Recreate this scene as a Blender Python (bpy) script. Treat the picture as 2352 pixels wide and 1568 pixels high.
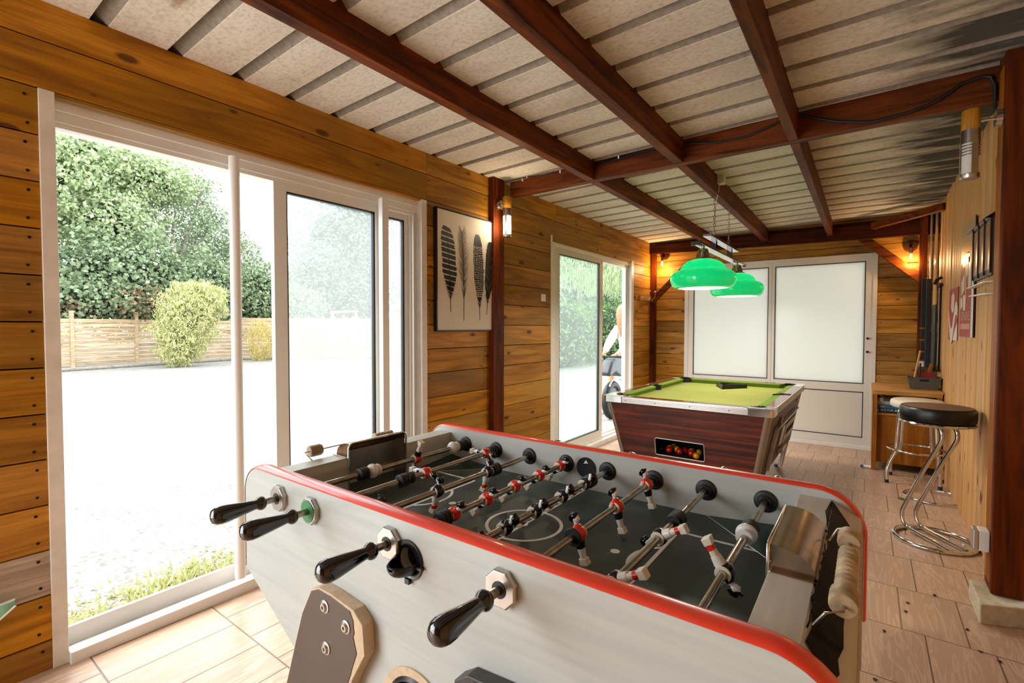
import bpy, math, random
from mathutils import Matrix, Vector
rnd = random.Random(7)
PI = math.pi
D = bpy.data
SC = bpy.context.scene
for o in list(D.objects): D.objects.remove(o)

# ------------------------------------------------------------------ camera
F_PX, YAW, PITCH, ROLL, CAMH = 1110.46, .634585, .029421, .001217, 1.3
cam = D.cameras.new('camera'); cam.sensor_width = 36; cam.lens = 36*F_PX/2352; cam.clip_start = .02; cam.clip_end = 300
camo = D.objects.new('camera', cam); SC.collection.objects.link(camo); SC.camera = camo
cy, sy, cp, sp = math.cos(YAW), math.sin(YAW), math.cos(PITCH), math.sin(PITCH)
fw = Vector((-sy*cp, cy*cp, -sp)); rt = Vector((cy, sy, 0)); up = rt.cross(fw)
r2 = math.cos(ROLL)*rt + math.sin(ROLL)*up; u2 = -math.sin(ROLL)*rt + math.cos(ROLL)*up
m = Matrix((r2, u2, -fw)).transposed().to_4x4(); m.translation = (0, 0, CAMH)
camo.matrix_world = m

# ------------------------------------------------------------------ world, sun, exposure
W = D.worlds.new('sky'); SC.world = W; W.use_nodes = True
nt = W.node_tree; nt.nodes.clear()
wo = nt.nodes.new('ShaderNodeOutputWorld'); wb = nt.nodes.new('ShaderNodeBackground')
wb.inputs[0].default_value = (.91, .96, 1, 1); wb.inputs[1].default_value = 4.3
nt.links.new(wb.outputs[0], wo.inputs[0])
SC.view_settings.view_transform = 'Standard'; SC.view_settings.look = 'None'
SC.view_settings.gamma = 1; SC.view_settings.use_curve_mapping = False
SC.view_settings.exposure = 0.22
sun = D.lights.new('sun', 'SUN'); sun.energy = 3.6; sun.angle = math.radians(38); sun.color = (1, .97, .9)
suno = D.objects.new('sun', sun); SC.collection.objects.link(suno)
suno.rotation_euler = Vector((.60, .16, -.78)).to_track_quat('-Z', 'Y').to_euler()

def area(name, loc, rot, sx, sy_, e, col=(1, 1, 1)):
    l = D.lights.new(name, 'AREA'); l.shape = 'RECTANGLE'; l.size = sx; l.size_y = sy_; l.energy = e; l.color = col
    o = D.objects.new(name, l); SC.collection.objects.link(o); o.location = loc; o.rotation_euler = rot
    return o
# added fill light behind the camera, boosts daylight from the unseen left-wall gap
ar_ = area('fill_rear_left', (-2.40, -1.35, 1.15), (0, 0, 0), 1.7, 2.0, 64, (.93, .97, 1))
ar_.rotation_euler = Vector((.62, .78, .05)).to_track_quat('-Z', 'Y').to_euler()

# ------------------------------------------------------------------ materials
def col(h, a=1):
    h = h.lstrip('#'); v = [int(h[i:i+2], 16)/255 for i in (0, 2, 4)]
    return tuple((x/12.92 if x <= .04045 else ((x+.055)/1.055)**2.4) for x in v)+(a,)
class NT:
    def __init__(s, name):
        s.m = D.materials.new(name); s.m.use_nodes = True; s.t = s.m.node_tree
        s.b = s.t.nodes['Principled BSDF']; s.o = s.t.nodes['Material Output']
    def n(s, typ, **kw):
        x = s.t.nodes.new('ShaderNode'+typ)
        for k, v in kw.items():
            if k.startswith('i_'): x.inputs[k[2:].replace('_', ' ')].default_value = v
            else: setattr(x, k, v)
        return x
    def l(s, a, b): s.t.links.new(a, b)
    def co(s, scale=(1, 1, 1), kind='Object', rot=(0, 0, 0)):
        t = s.n('TexCoord'); mp = s.n('Mapping'); mp.inputs['Scale'].default_value = scale; mp.inputs['Rotation'].default_value = rot
        s.l(t.outputs[kind], mp.inputs[0]); return mp.outputs[0]
    def ramp(s, fac, stops):
        r = s.n('ValToRGB'); e = r.color_ramp.elements
        while len(e) < len(stops): e.new(.5)
        for i, (p, c) in enumerate(stops): e[i].position = p; e[i].color = c
        s.l(fac, r.inputs[0]); return r.outputs[0]
    def mix(s, fac, a, b, bt='MIX'):
        x = s.n('MixRGB', blend_type=bt)
        for i, v in enumerate((fac, a, b)):
            if hasattr(v, 'links'): s.l(v, x.inputs[i])
            else: x.inputs[i].default_value = v
        return x.outputs[0]
    def bump(s, h, strength=.2, dist=.01):
        b = s.n('Bump'); b.inputs['Strength'].default_value = strength; b.inputs['Distance'].default_value = dist
        s.l(h, b.inputs['Height']); s.l(b.outputs[0], s.b.inputs['Normal'])
def plain(name, c, rough=.5, metal=0, noise=0, nscale=8, bump=0, spec=None, coat=0):
    t = NT(name); t.b.inputs['Roughness'].default_value = rough; t.b.inputs['Metallic'].default_value = metal
    if coat: t.b.inputs['Coat Weight'].default_value = coat
    if spec is not None: t.b.inputs['Specular IOR Level'].default_value = spec
    C_ = col(c)
    t.b.inputs['Base Color'].default_value = C_
    if noise or bump:
        nz = t.n('TexNoise'); nz.inputs['Scale'].default_value = nscale; nz.inputs['Detail'].default_value = 6
        t.l(t.co(), nz.inputs['Vector'])
        if noise:
            lo = tuple(x*(1-noise) for x in C_[:3])+(1,); hi = tuple(min(1, x*(1+noise*.6)) for x in C_[:3])+(1,)
            t.l(t.ramp(nz.outputs[0], [(.3, lo), (.7, hi)]), t.b.inputs['Base Color'])
        if bump: t.bump(nz.outputs[0], bump, .004)
    return t.m
def wood(name, dark, light, axis, rough=.55, tone=(.75, 1.15), knots=True, fine=1.0, alt=None, spec=.3, along=1.1, grain=.35):
    """boards whose face attribute 'tone' varies their colour; grain runs along axis"""
    t = NT(name); t.b.inputs['Roughness'].default_value = rough; t.b.inputs['Specular IOR Level'].default_value = spec
    tc = t.n('TexCoord'); at = t.n('Attribute', attribute_name='tone')
    off = t.n('VectorMath', operation='SCALE'); cv = t.n('CombineXYZ'); cv.inputs[0].default_value = 3.1; cv.inputs[1].default_value = 5.7; cv.inputs[2].default_value = 1.9
    t.l(cv.outputs[0], off.inputs[0])
    mm = t.n('Math', operation='MULTIPLY'); mm.inputs[1].default_value = 17.0; t.l(at.outputs['Fac'], mm.inputs[0]); t.l(mm.outputs[0], off.inputs['Scale'])
    ad = t.n('VectorMath', operation='ADD'); t.l(tc.outputs['Object'], ad.inputs[0]); t.l(off.outputs[0], ad.inputs[1])
    def mp(a, x):
        q = t.n('Mapping'); q.inputs['Scale'].default_value = tuple(a if i == axis else x for i in range(3)); t.l(ad.outputs[0], q.inputs[0]); return q.outputs[0]
    n1 = t.n('TexNoise'); n1.inputs['Scale'].default_value = 1; n1.inputs['Detail'].default_value = 5; n1.inputs['Distortion'].default_value = 1.6
    t.l(mp(along, 11*fine), n1.inputs['Vector'])
    n2 = t.n('TexNoise'); n2.inputs['Scale'].default_value = 1; n2.inputs['Detail'].default_value = 4
    t.l(mp(4, 95*fine), n2.inputs['Vector'])
    n3 = t.n('TexNoise'); n3.inputs['Scale'].default_value = 1; n3.inputs['Detail'].default_value = 3
    t.l(mp(.9, 1.7), n3.inputs['Vector'])
    c = t.ramp(n1.outputs[0], [(.3, col(dark)), (.62, col(light))])
    c = t.mix(grain, c, t.ramp(n2.outputs[0], [(.35, (.35, .35, .35, 1)), (.6, (1, 1, 1, 1))]), 'MULTIPLY')
    if alt: # weathered greyish patches that are in the wood itself
        c = t.mix(t.ramp(n3.outputs[0], [(.48, (0, 0, 0, 1)), (.66, (.75, .75, .75, 1))]), c, col(alt))
    if knots:
        v = t.n('TexVoronoi', voronoi_dimensions='2D'); v.inputs['Scale'].default_value = 1
        q_ = t.n('Mapping'); q_.inputs['Scale'].default_value = tuple(2.3 if i == axis else 5.5 for i in range(3)); t.l(ad.outputs[0], q_.inputs[0]); sp_ = t.n('SeparateXYZ'); t.l(q_.outputs[0], sp_.inputs[0])
        cb_ = t.n('CombineXYZ'); t.l(sp_.outputs[axis], cb_.inputs[0]); t.l(sp_.outputs[{0: 2, 1: 2, 2: 1}[axis]], cb_.inputs[1]); t.l(cb_.outputs[0], v.inputs['Vector'])
        wv = t.n('SeparateColor'); t.l(v.outputs['Color'], wv.inputs[0])
        th = t.n('Math', operation='MULTIPLY'); th.inputs[1].default_value = .13; t.l(wv.outputs[0], th.inputs[0])
        df = t.n('Math', operation='SUBTRACT'); t.l(th.outputs[0], df.inputs[0]); t.l(v.outputs['Distance'], df.inputs[1])
        k = t.ramp(df.outputs[0], [(0, (0, 0, 0, 1)), (.05, (.85, .85, .85, 1))])
        c = t.mix(k, c, col('#4a2208'))
    mr = t.n('MapRange'); mr.inputs['To Min'].default_value = tone[0]; mr.inputs['To Max'].default_value = tone[1]
    t.l(at.outputs['Fac'], mr.inputs['Value'])
    hs = t.n('HueSaturation'); t.l(c, hs.inputs['Color']); t.l(mr.outputs[0], hs.inputs['Value'])
    f2 = t.n('Math', operation='MULTIPLY'); f2.inputs[1].default_value = 37.0; t.l(at.outputs['Fac'], f2.inputs[0])
    fr = t.n('Math', operation='FRACT'); t.l(f2.outputs[0], fr.inputs[0])
    m2 = t.n('MapRange'); m2.inputs['To Min'].default_value = 1.0; m2.inputs['To Max'].default_value = 1.12; t.l(fr.outputs[0], m2.inputs['Value']); t.l(m2.outputs[0], hs.inputs['Saturation'])
    t.l(hs.outputs[0], t.b.inputs['Base Color'])
    t.bump(n2.outputs[0], .12, .003)
    return t.m

M = {}
M['pine_y'] = wood('pine boards along y', '#96601f', '#cf9342', 1, tone=(.62, 1.15), alt='#8f7038')
M['pine_x'] = wood('pine boards along x', '#855418', '#c08a3e', 0, tone=(.62, 1.1))
M['plank_z'] = wood('vertical planks', '#bf905c', '#d0a270', 2, tone=(.88, 1.04), along=.35, fine=.3, grain=.15, knots=True)
M['grey_board'] = wood('weathered grey board', '#8d7a68', '#b9a692', 1, tone=(.9, 1.1))
M['beam_y'] = wood('stained beam along y', '#301405', '#7a3d17', 1, tone=(.9, 1.1), knots=False, rough=.55, spec=.15)
M['beam_x'] = wood('stained beam along x', '#301405', '#7a3d17', 0, tone=(.9, 1.1), knots=False, rough=.55, spec=.15)
M['beam_z'] = wood('stained post', '#301104', '#6e300f', 2, tone=(.9, 1.1), knots=False, rough=.55, spec=.15)
M['orange_z'] = wood('lit post face and bat handle', '#7c3f14', '#a9642a', 2, knots=False)
M['black'] = plain('black plastic', '#0c0c0d', .32)
M['gloss_black'] = plain('glossy black bakelite', '#050506', .12, coat=.5)
M['rubber'] = plain('black rubber', '#141415', .55)
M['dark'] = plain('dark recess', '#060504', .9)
M['white_paint'] = plain('white painted frame', '#ecebe7', .38, noise=.06, nscale=3)
M['white_worn'] = plain('worn white painted wood', '#e4dfd6', .5, noise=.1, nscale=14)
M['cream_metal'] = plain('cream door frame', '#d9d1c6', .4)
M['gasket'] = plain('black gasket', '#0a0a0a', .5)
M['chrome'] = plain('chrome', '#d8d8d8', .12, 1, noise=.1, nscale=10)
M['brushed'] = plain('brushed steel', '#b9b5ae', .3, 1, noise=.15, nscale=20)
M['worn_chrome'] = plain('worn chrome', '#b8aa98', .22, 1, noise=.25, nscale=25)
M['steel_rod'] = plain('worn steel rod', '#b3aa9e', .2, 1, noise=.3, nscale=30)
M['alu'] = plain('satin aluminium', '#c9c6c1', .35, .8)
M['red_trim'] = plain('red plastic edging', '#e4402a', .3, noise=.08, nscale=6, coat=.3)
M['chipboard'] = plain('raw chipboard', '#c4ad8e', .9, noise=.16, nscale=60, bump=.3)
M['brown_lam'] = plain('brown laminate', '#4c3a30', .42, noise=.1, nscale=9)
M['dgrey_lam'] = plain('dark grey laminate', '#3a3634', .5, noise=.15, nscale=30)
M['ivory'] = plain('ivory plastic', '#d8d0bd', .4)
M['fig_white'] = plain('painted white plastic', '#dadad8', .25)
M['fig_red'] = plain('glossy red paint', '#d8240f', .22)
M['fig_navy'] = plain('glossy navy paint', '#070d24', .18)
M['fig_black'] = plain('glossy black paint', '#040404', .15)
M['sock_red'] = plain('red sock paint', '#c92012', .3)
M['bead'] = plain('worn cream beads', '#a8916f', .5, noise=.5, nscale=35)
M['tape'] = plain('black vinyl tape', '#050505', .5, bump=.4, nscale=30, spec=.1)
M['gold'] = plain('brass', '#b58436', .3, 1)
M['green_lbl'] = plain('green washer paint', '#2f7a42', .5)
M['felt_field'] = None
# laminate table panels: pale grey, faint grain
t = NT('pale grey table laminate'); nz = t.n('TexNoise'); nz.inputs['Scale'].default_value = 1; nz.inputs['Detail'].default_value = 5
t.l(t.co((3, 60, 60)), nz.inputs['Vector']); t.l(t.ramp(nz.outputs[0], [(.3, col('#a7aaa5')), (.65, col('#b2b5af'))]), t.b.inputs['Base Color'])
t.b.inputs['Roughness'].default_value = .42; M['lam'] = t.m
t = NT('cream table laminate'); nz = t.n('TexNoise'); nz.inputs['Scale'].default_value = 1; nz.inputs['Detail'].default_value = 5
t.l(t.co((60, 4, 60)), nz.inputs['Vector']); t.l(t.ramp(nz.outputs[0], [(.3, col('#b3b0a6')), (.65, col('#c4c1b8'))]), t.b.inputs['Base Color'])
t.b.inputs['Roughness'].default_value = .42; M['lam_end'] = t.m
# playfield
t = NT('scuffed dark green playfield'); n1 = t.n('TexNoise'); n1.inputs['Scale'].default_value = 5; n1.inputs['Detail'].default_value = 7; t.l(t.co(), n1.inputs['Vector'])
n2 = t.n('TexNoise'); n2.inputs['Scale'].default_value = 40; n2.inputs['Detail'].default_value = 6; t.l(t.co((1, .25, 1)), n2.inputs['Vector'])
c = t.ramp(n1.outputs[0], [(.3, col('#232c28')), (.55, col('#38463f')), (.75, col('#5d6b62'))])
c = t.mix(.35, c, t.ramp(n2.outputs[0], [(.4, (.4, .4, .4, 1)), (.7, (1, 1, 1, 1))]), 'MULTIPLY')
t.l(c, t.b.inputs['Base Color']); t.b.inputs['Roughness'].default_value = .42; M['field'] = t.m
M['field_ramp'] = plain('green corner ramp', '#173322', .3, noise=.4, nscale=18)
M['line_white'] = plain('white line paint', '#dfe1dc', .5)
# pool table laminate (mahogany)
t = NT('mahogany laminate'); n1 = t.n('TexNoise'); n1.inputs['Scale'].default_value = 1; n1.inputs['Detail'].default_value = 7; n1.inputs['Distortion'].default_value = .6
t.l(t.co((1.3, 30, 30)), n1.inputs['Vector']); n2 = t.n('TexNoise'); n2.inputs['Scale'].default_value = 1; n2.inputs['Detail'].default_value = 3; t.l(t.co((14, 220, 220)), n2.inputs['Vector'])
c = t.ramp(n1.outputs[0], [(.34, col('#331410')), (.5, col('#57231a')), (.66, col('#8a3a22'))]); c = t.mix(.5, c, t.ramp(n2.outputs[0], [(.35, (.5, .5, .5, 1)), (.6, (1, 1, 1, 1))]), 'MULTIPLY')
t.l(c, t.b.inputs['Base Color']); t.b.inputs['Roughness'].default_value = .35; M['mahog'] = t.m
t = NT('brown top rail'); n1 = t.n('TexNoise'); n1.inputs['Scale'].default_value = 1; t.l(t.co((30, 2, 30)), n1.inputs['Vector'])
t.l(t.ramp(n1.outputs[0], [(.35, col('#3a1a10')), (.65, col('#6c3420'))]), t.b.inputs['Base Color']); t.b.inputs['Roughness'].default_value = .12; M['rail_top'] = t.m
def felt(name, a):
    t = NT(name); n1 = t.n('TexNoise'); n1.inputs['Scale'].default_value = 4; n1.inputs['Detail'].default_value = 8; t.l(t.co(), n1.inputs['Vector'])
    C_ = col(a); t.l(t.ramp(n1.outputs[0], [(.3, tuple(x*.88 for x in C_[:3])+(1,)), (.7, C_)]), t.b.inputs['Base Color'])
    t.b.inputs['Roughness'].default_value = .95; t.b.inputs['Specular IOR Level'].default_value = .05; return t.m
M['cloth'] = felt('green pool cloth', '#7d8042')
M['cushion'] = felt('green cushion cloth', '#5f772a')
# tiles: wood-look tiles, rows along x
t = NT('wood look floor tiles'); tc = t.n('TexCoord'); mp = t.n('Mapping'); t.l(tc.outputs['Object'], mp.inputs[0]); mp.inputs['Location'].default_value = (.0, -.0834, 0)
br = t.n('TexBrick'); br.offset = .35; br.inputs['Scale'].default_value = 1; br.inputs['Brick Width'].default_value = .222; br.inputs['Row Height'].default_value = .437
br.inputs['Mortar Size'].default_value = .0035; br.inputs['Mortar Smooth'].default_value = .3; br.inputs['Color1'].default_value = (0, 0, 0, 1); br.inputs['Color2'].default_value = (1, 1, 1, 1)
t.l(mp.outputs[0], br.inputs['Vector'])
ad = t.n('VectorMath', operation='MULTIPLY_ADD'); t.l(br.outputs['Color'], ad.inputs[0]); ad.inputs[1].default_value = (7, 3, 5); t.l(tc.outputs['Object'], ad.inputs[2])
m1 = t.n('Mapping'); m1.inputs['Scale'].default_value = (15, 1.5, 1); t.l(ad.outputs[0], m1.inputs[0])
n1 = t.n('TexNoise'); n1.inputs['Scale'].default_value = 1.0; n1.inputs['Detail'].default_value = 4; n1.inputs['Distortion'].default_value = 1.2; t.l(m1.outputs[0], n1.inputs['Vector'])
wv = t.n('Math', operation='MULTIPLY'); wv.inputs[1].default_value = 42; t.l(n1.outputs[0], wv.inputs[0]); sn = t.n('Math', operation='SINE'); t.l(wv.outputs[0], sn.inputs[0])
c = t.ramp(sn.outputs[0], [(0, col('#b8977e')), (1, col('#c8aa91'))])
hs = t.n('HueSaturation'); t.l(c, hs.inputs['Color']); mr = t.n('MapRange'); mr.inputs['To Min'].default_value = .88; mr.inputs['To Max'].default_value = 1.06; t.l(br.outputs['Color'], mr.inputs['Value']); t.l(mr.outputs[0], hs.inputs['Value'])
c = t.mix(br.outputs['Fac'], hs.outputs[0], col('#6f5644'))
t.l(c, t.b.inputs['Base Color']); t.b.inputs['Roughness'].default_value = .3
inv = t.n('Math', operation='SUBTRACT'); inv.inputs[0].default_value = 1; t.l(br.outputs['Fac'], inv.inputs[1])
hh = t.n('Math', operation='MULTIPLY_ADD'); t.l(sn.outputs[0], hh.inputs[0]); hh.inputs[1].default_value = .12; t.l(inv.outputs[0], hh.inputs[2]); t.bump(hh.outputs[0], .35, .003)
M['tiles'] = t.m
# fibrous cement roof underside with mould at the right-hand end
t = NT('felted roof sheet'); n1 = t.n('TexNoise'); n1.inputs['Scale'].default_value = 70; n1.inputs['Detail'].default_value = 6; t.l(t.co((.7, 1, 1)), n1.inputs['Vector'])
n2 = t.n('TexNoise'); n2.inputs['Scale'].default_value = 2.3; n2.inputs['Detail'].default_value = 5; t.l(t.co((.8, 1.8, 1)), n2.inputs['Vector'])
c = t.ramp(n1.outputs[0], [(.3, col('#c6bcab')), (.55, col('#ded5c6'))]); c = t.mix(.5, c, t.ramp(n2.outputs[0], [(.3, col('#cfc6b8')), (.6, (1, 1, 1, 1))]), 'MULTIPLY')
tc = t.n('TexCoord'); sx = t.n('SeparateXYZ'); t.l(tc.outputs['Object'], sx.inputs[0])
mr = t.n('MapRange'); mr.inputs['From Min'].default_value = -.35; mr.inputs['From Max'].default_value = .55; t.l(sx.outputs[0], mr.inputs['Value'])
n3 = t.n('TexNoise'); n3.inputs['Scale'].default_value = 1; n3.inputs['Detail'].default_value = 6; t.l(t.co((2.2, 9, 1)), n3.inputs['Vector'])
mu = t.n('Math', operation='MULTIPLY'); t.l(mr.outputs[0], mu.inputs[0]); t.l(n3.outputs[0], mu.inputs[1])
k = t.ramp(mu.outputs[0], [(.22, (0, 0, 0, 1)), (.42, (.92, .92, .92, 1))]); c = t.mix(k, c, col('#1c1c0a'))
n4 = t.n('TexNoise'); n4.inputs['Scale'].default_value = 1; n4.inputs['Detail'].default_value = 4; t.l(t.co((3, 7, 1)), n4.inputs['Vector'])
c = t.mix(t.ramp(n4.outputs[0], [(.68, (0, 0, 0, 1)), (.75, (.7, .7, .7, 1))]), c, col('#8d6a40'))
t.l(c, t.b.inputs['Base Color']); t.b.inputs['Roughness'].default_value = .95; t.bump(n1.outputs[0], .15, .003); M['roof'] = t.m
M['rib'] = plain('shade-toned rib hollow', '#6b6154', .95, noise=.3, nscale=30)  # dark shadow lines between the roof pans, put into the rib colour
M['rib_slope'] = plain('shade-toned rib slope', '#968b7b', .95, noise=.22, nscale=45)  # rib slope toned darker too, shade set in its colour
# glass
def glass(name, haze, tint=(.97, .99, .98, 1)):
    t = NT(name); tr = t.n('BsdfTransparent'); tr.inputs[0].default_value = tint; gl = t.n('BsdfGlossy'); gl.inputs['Roughness'].default_value = .03
    fr = t.n('Fresnel'); fr.inputs[0].default_value = 1.45; ge = t.n('NewGeometry'); ff = t.n('Math', operation='SUBTRACT'); ff.inputs[0].default_value = 1; t.l(ge.outputs['Backfacing'], ff.inputs[1]); fm = t.n('Math', operation='MULTIPLY'); t.l(fr.outputs[0], fm.inputs[0]); t.l(ff.outputs[0], fm.inputs[1]); m1 = t.n('MixShader'); t.l(fm.outputs[0], m1.inputs[0]); t.l(tr.outputs[0], m1.inputs[1]); t.l(gl.outputs[0], m1.inputs[2])
    df = t.n('BsdfTranslucent'); df.inputs[0].default_value = (.9, .92, .92, 1); m2 = t.n('MixShader'); hz = t.n('Math', operation='MULTIPLY'); hz.inputs[1].default_value = haze; t.l(ff.outputs[0], hz.inputs[0]); t.l(hz.outputs[0], m2.inputs[0])
    t.l(m1.outputs[0], m2.inputs[1]); t.l(df.outputs[0], m2.inputs[2]); t.l(m2.outputs[0], t.o.inputs[0]); return t.m
M['glass'] = glass('dusty glass', .24); M['glass2'] = glass('clearer dusty glass', .14, (.9, .97, .92, 1))
M['clear'] = glass('clear bulb glass', .02)
t = NT('frosted white pane'); tr = t.n('BsdfTranslucent'); tr.inputs[0].default_value = (.72, .71, .66, 1); t.b.inputs['Base Color'].default_value = col('#d4d6d0'); t.b.inputs['Roughness'].default_value = .25
ms = t.n('MixShader'); ms.inputs[0].default_value = .55; t.l(tr.outputs[0], ms.inputs[1]); t.l(t.b.outputs[0], ms.inputs[2]); t.l(ms.outputs[0], t.o.inputs[0]); M['frost'] = t.m
def emis(name, c, s):
    t = NT(name); t.b.inputs['Base Color'].default_value = col(c); t.b.inputs['Emission Color'].default_value = col(c); t.b.inputs['Emission Strength'].default_value = s; return t.m
M['glow_white'] = emis('lit lamp diffuser', '#fff6e6', 2.2)
M['glow_lamp'] = emis('lit frosted lamp glass', '#fff4de', 7)
M['filament'] = emis('glowing filament', '#ffb45a', 60)
t = NT('green glass shade'); tr = t.n('BsdfTranslucent'); tr.inputs[0].default_value = (.004, .85, .33, 1); t.b.inputs['Base Color'].default_value = (.0, .55, .25, 1); t.b.inputs['Roughness'].default_value = .12; t.b.inputs['Coat Weight'].default_value = .6
ms = t.n('MixShader'); ms.inputs[0].default_value = .55; t.l(tr.outputs[0], ms.inputs[1]); t.l(t.b.outputs[0], ms.inputs[2]); t.l(ms.outputs[0], t.o.inputs[0]); M['shade'] = t.m
t = NT('white shade lining'); tr = t.n('BsdfTranslucent'); tr.inputs[0].default_value = (.9, .95, .92, 1); ms = t.n('MixShader'); ms.inputs[0].default_value = .35; t.b.inputs['Base Color'].default_value = (.9, .9, .88, 1); t.l(tr.outputs[0], ms.inputs[1]); t.l(t.b.outputs[0], ms.inputs[2]); t.l(ms.outputs[0], t.o.inputs[0]); M['shade_in'] = t.m

# ------------------------------------------------------------------ mesh helpers
WM = {}
class MB:
    def __init__(s): s.v = []; s.f = []; s.mi = []; s.tone = []; s.M = Matrix(); s.cur = 0; s.t = .5
    def add(s, vs, fs):
        b = len(s.v); s.v += [tuple(s.M @ Vector(p)) for p in vs]
        for f in fs: s.f.append(tuple(b+i for i in f)); s.mi.append(s.cur); s.tone.append(s.t)
        return s
    def box(s, x0, x1, y0, y1, z0, z1):
        if x0 > x1: x0, x1 = x1, x0
        if y0 > y1: y0, y1 = y1, y0
        if z0 > z1: z0, z1 = z1, z0
        v = [(x, y, z) for z in (z0, z1) for y in (y0, y1) for x in (x0, x1)]
        return s.add(v, [(0, 2, 3, 1), (4, 5, 7, 6), (0, 1, 5, 4), (2, 6, 7, 3), (0, 4, 6, 2), (1, 3, 7, 5)])
    def prism(s, poly, axis, a, b):
        """poly: 2D points (in the two other axes, cyclic order), extruded along axis from a to b"""
        n = len(poly)
        def P(p, t): return {0: (t, p[0], p[1]), 1: (p[0], t, p[1]), 2: (p[0], p[1], t)}[axis]
        A = sum(poly[i][0]*poly[(i+1) % n][1]-poly[(i+1) % n][0]*poly[i][1] for i in range(n))
        if A < 0: poly = poly[::-1]
        lo, hi = min(a, b), max(a, b)
        v = [P(p, lo) for p in poly]+[P(p, hi) for p in poly]
        f = [tuple(range(n))[::-1], tuple(range(n, 2*n))]+[(i, (i+1) % n, n+(i+1) % n, n+i) for i in range(n)]
        if axis == 1: f = [tuple(reversed(q)) for q in f]
        return s.add(v, f)
    def hexa(s, b, t):  # four bottom and four top corners, same order
        return s.add(list(b)+list(t), [(3, 2, 1, 0), (4, 5, 6, 7), (0, 1, 5, 4), (1, 2, 6, 5), (2, 3, 7, 6), (3, 0, 4, 7)])
    def tube(s, pts, r, n=12, closed=False, caps=True, rs=None, flat=1.0):
        pts = [Vector(p) for p in pts]; N = len(pts); vs = []; prev = None
        for i, p in enumerate(pts):
            if closed: d = (pts[(i+1) % N]-pts[i-1])
            else: d = pts[min(i+1, N-1)]-pts[max(i-1, 0)]
            d.normalize()
            if prev is None:
                a = Vector((0, 0, 1)) if abs(d.z) < .9 else Vector((1, 0, 0)); u = d.cross(a).normalized()
            else: u = (prev-d*prev.dot(d)).normalized()
            prev = u; w = d.cross(u); rr = rs[i] if rs else r
            for k in range(n):
                an = 2*PI*k/n; vs.append(tuple(p+u*math.cos(an)*rr+w*math.sin(an)*rr*flat))
        fs = []
        for i in range(N if closed else N-1):
            j = (i+1) % N
            for k in range(n): fs.append((i*n+k, i*n+(k+1) % n, j*n+(k+1) % n, j*n+k))
        if caps and not closed: fs += [tuple(range(n))[::-1], tuple((N-1)*n+k for k in range(n))]
        return s.add(vs, fs)
    def cyl(s, p0, p1, r0, r1=None, n=20): return s.tube([p0, p1], r0, n, rs=[r0, r0 if r1 is None else r1])
    def lathe(s, prof, n=24, center=(0, 0, 0), axis=2, cap0=True, cap1=True):
        vs = []
        for r, z in prof:
            for k in range(n):
                a = 2*PI*k/n; x, y = r*math.cos(a), r*math.sin(a)
                q = {2: (x, y, z), 0: (z, x, y), 1: (y, z, x)}[axis]; vs.append(tuple(q[i]+center[i] for i in range(3)))
        fs = []
        for i in range(len(prof)-1):
            for k in range(n): fs.append((i*n+k, i*n+(k+1) % n, (i+1)*n+(k+1) % n, (i+1)*n+k))
        if cap0: fs.append(tuple(range(n))[::-1])
        if cap1: fs.append(tuple((len(prof)-1)*n+k for k in range(n)))
        return s.add(vs, fs)
    def ball(s, c, r, n=16, m_=10, sc=(1, 1, 1)):
        vs = [(c[0], c[1], c[2]-r*sc[2])]
        for i in range(1, m_):
            t = PI*i/m_
            for k in range(n):
                a = 2*PI*k/n; vs.append((c[0]+r*sc[0]*math.sin(t)*math.cos(a), c[1]+r*sc[1]*math.sin(t)*math.sin(a), c[2]-r*sc[2]*math.cos(t)))
        vs.append((c[0], c[1], c[2]+r*sc[2])); L = len(vs)-1; fs = []
        for k in range(n): fs.append((0, 1+(k+1) % n, 1+k)); fs.append((L, L-n+k, L-n+(k+1) % n))
        for i in range(m_-2):
            for k in range(n): a = 1+i*n; fs.append((a+k, a+(k+1) % n, a+n+(k+1) % n, a+n+k))
        return s.add(vs, fs)
    def ring(s, ri, ro, n, a0, a1, center=(0, 0, 0), axis=2, segs=40):
        """flat ring between radii, thickness a0..a1 along axis"""
        prof = [(ri, a0), (ro, a0), (ro, a1), (ri, a1), (ri, a0)]
        return s.lathe(prof, segs, center, axis, False, False)
    def build(s, name, mats, parent=None, world=False, bevel=0, smooth=0, seg=2, coll=None):
        me = D.meshes.new(name); vs = s.v
        if world and parent is not None:
            inv = WM[parent].inverted(); vs = [tuple(inv @ Vector(p)) for p in vs]
        me.from_pydata(vs, [], s.f); me.validate()
        if not isinstance(mats, (list, tuple)): mats = [mats]
        for q in mats: me.materials.append(M[q] if isinstance(q, str) else q)
        if len(me.polygons) == len(s.f):
            me.polygons.foreach_set('material_index', s.mi)
            at = me.attributes.new('tone', 'FLOAT', 'FACE'); at.data.foreach_set('value', s.tone)
        if smooth:
            me.polygons.foreach_set('use_smooth', [True]*len(me.polygons)); me.set_sharp_from_angle(angle=math.radians(smooth))
        me.update()
        o = D.objects.new(name, me); SC.collection.objects.link(o)
        if parent is not None: o.parent = parent; WM[o] = WM[parent].copy()
        else: WM[o] = Matrix()
        if bevel:
            b = o.modifiers.new('bevel', 'BEVEL'); b.width = bevel; b.segments = seg; b.limit_method = 'ANGLE'; b.angle_limit = math.radians(40)
            if smooth: b.harden_normals = False
        return o
def B(*a): return MB().box(*a)
def thing(name, label, cat, loc=(0, 0, 0), rz=0, group=None):
    o = D.objects.new(name, None); SC.collection.objects.link(o); o.empty_display_size = .05
    o.location = loc; o.rotation_euler = (0, 0, rz); o['label'] = label; o['category'] = cat
    if group: o['group'] = group
    WM[o] = Matrix.Translation(loc) @ Matrix.Rotation(rz, 4, 'Z'); return o
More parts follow.
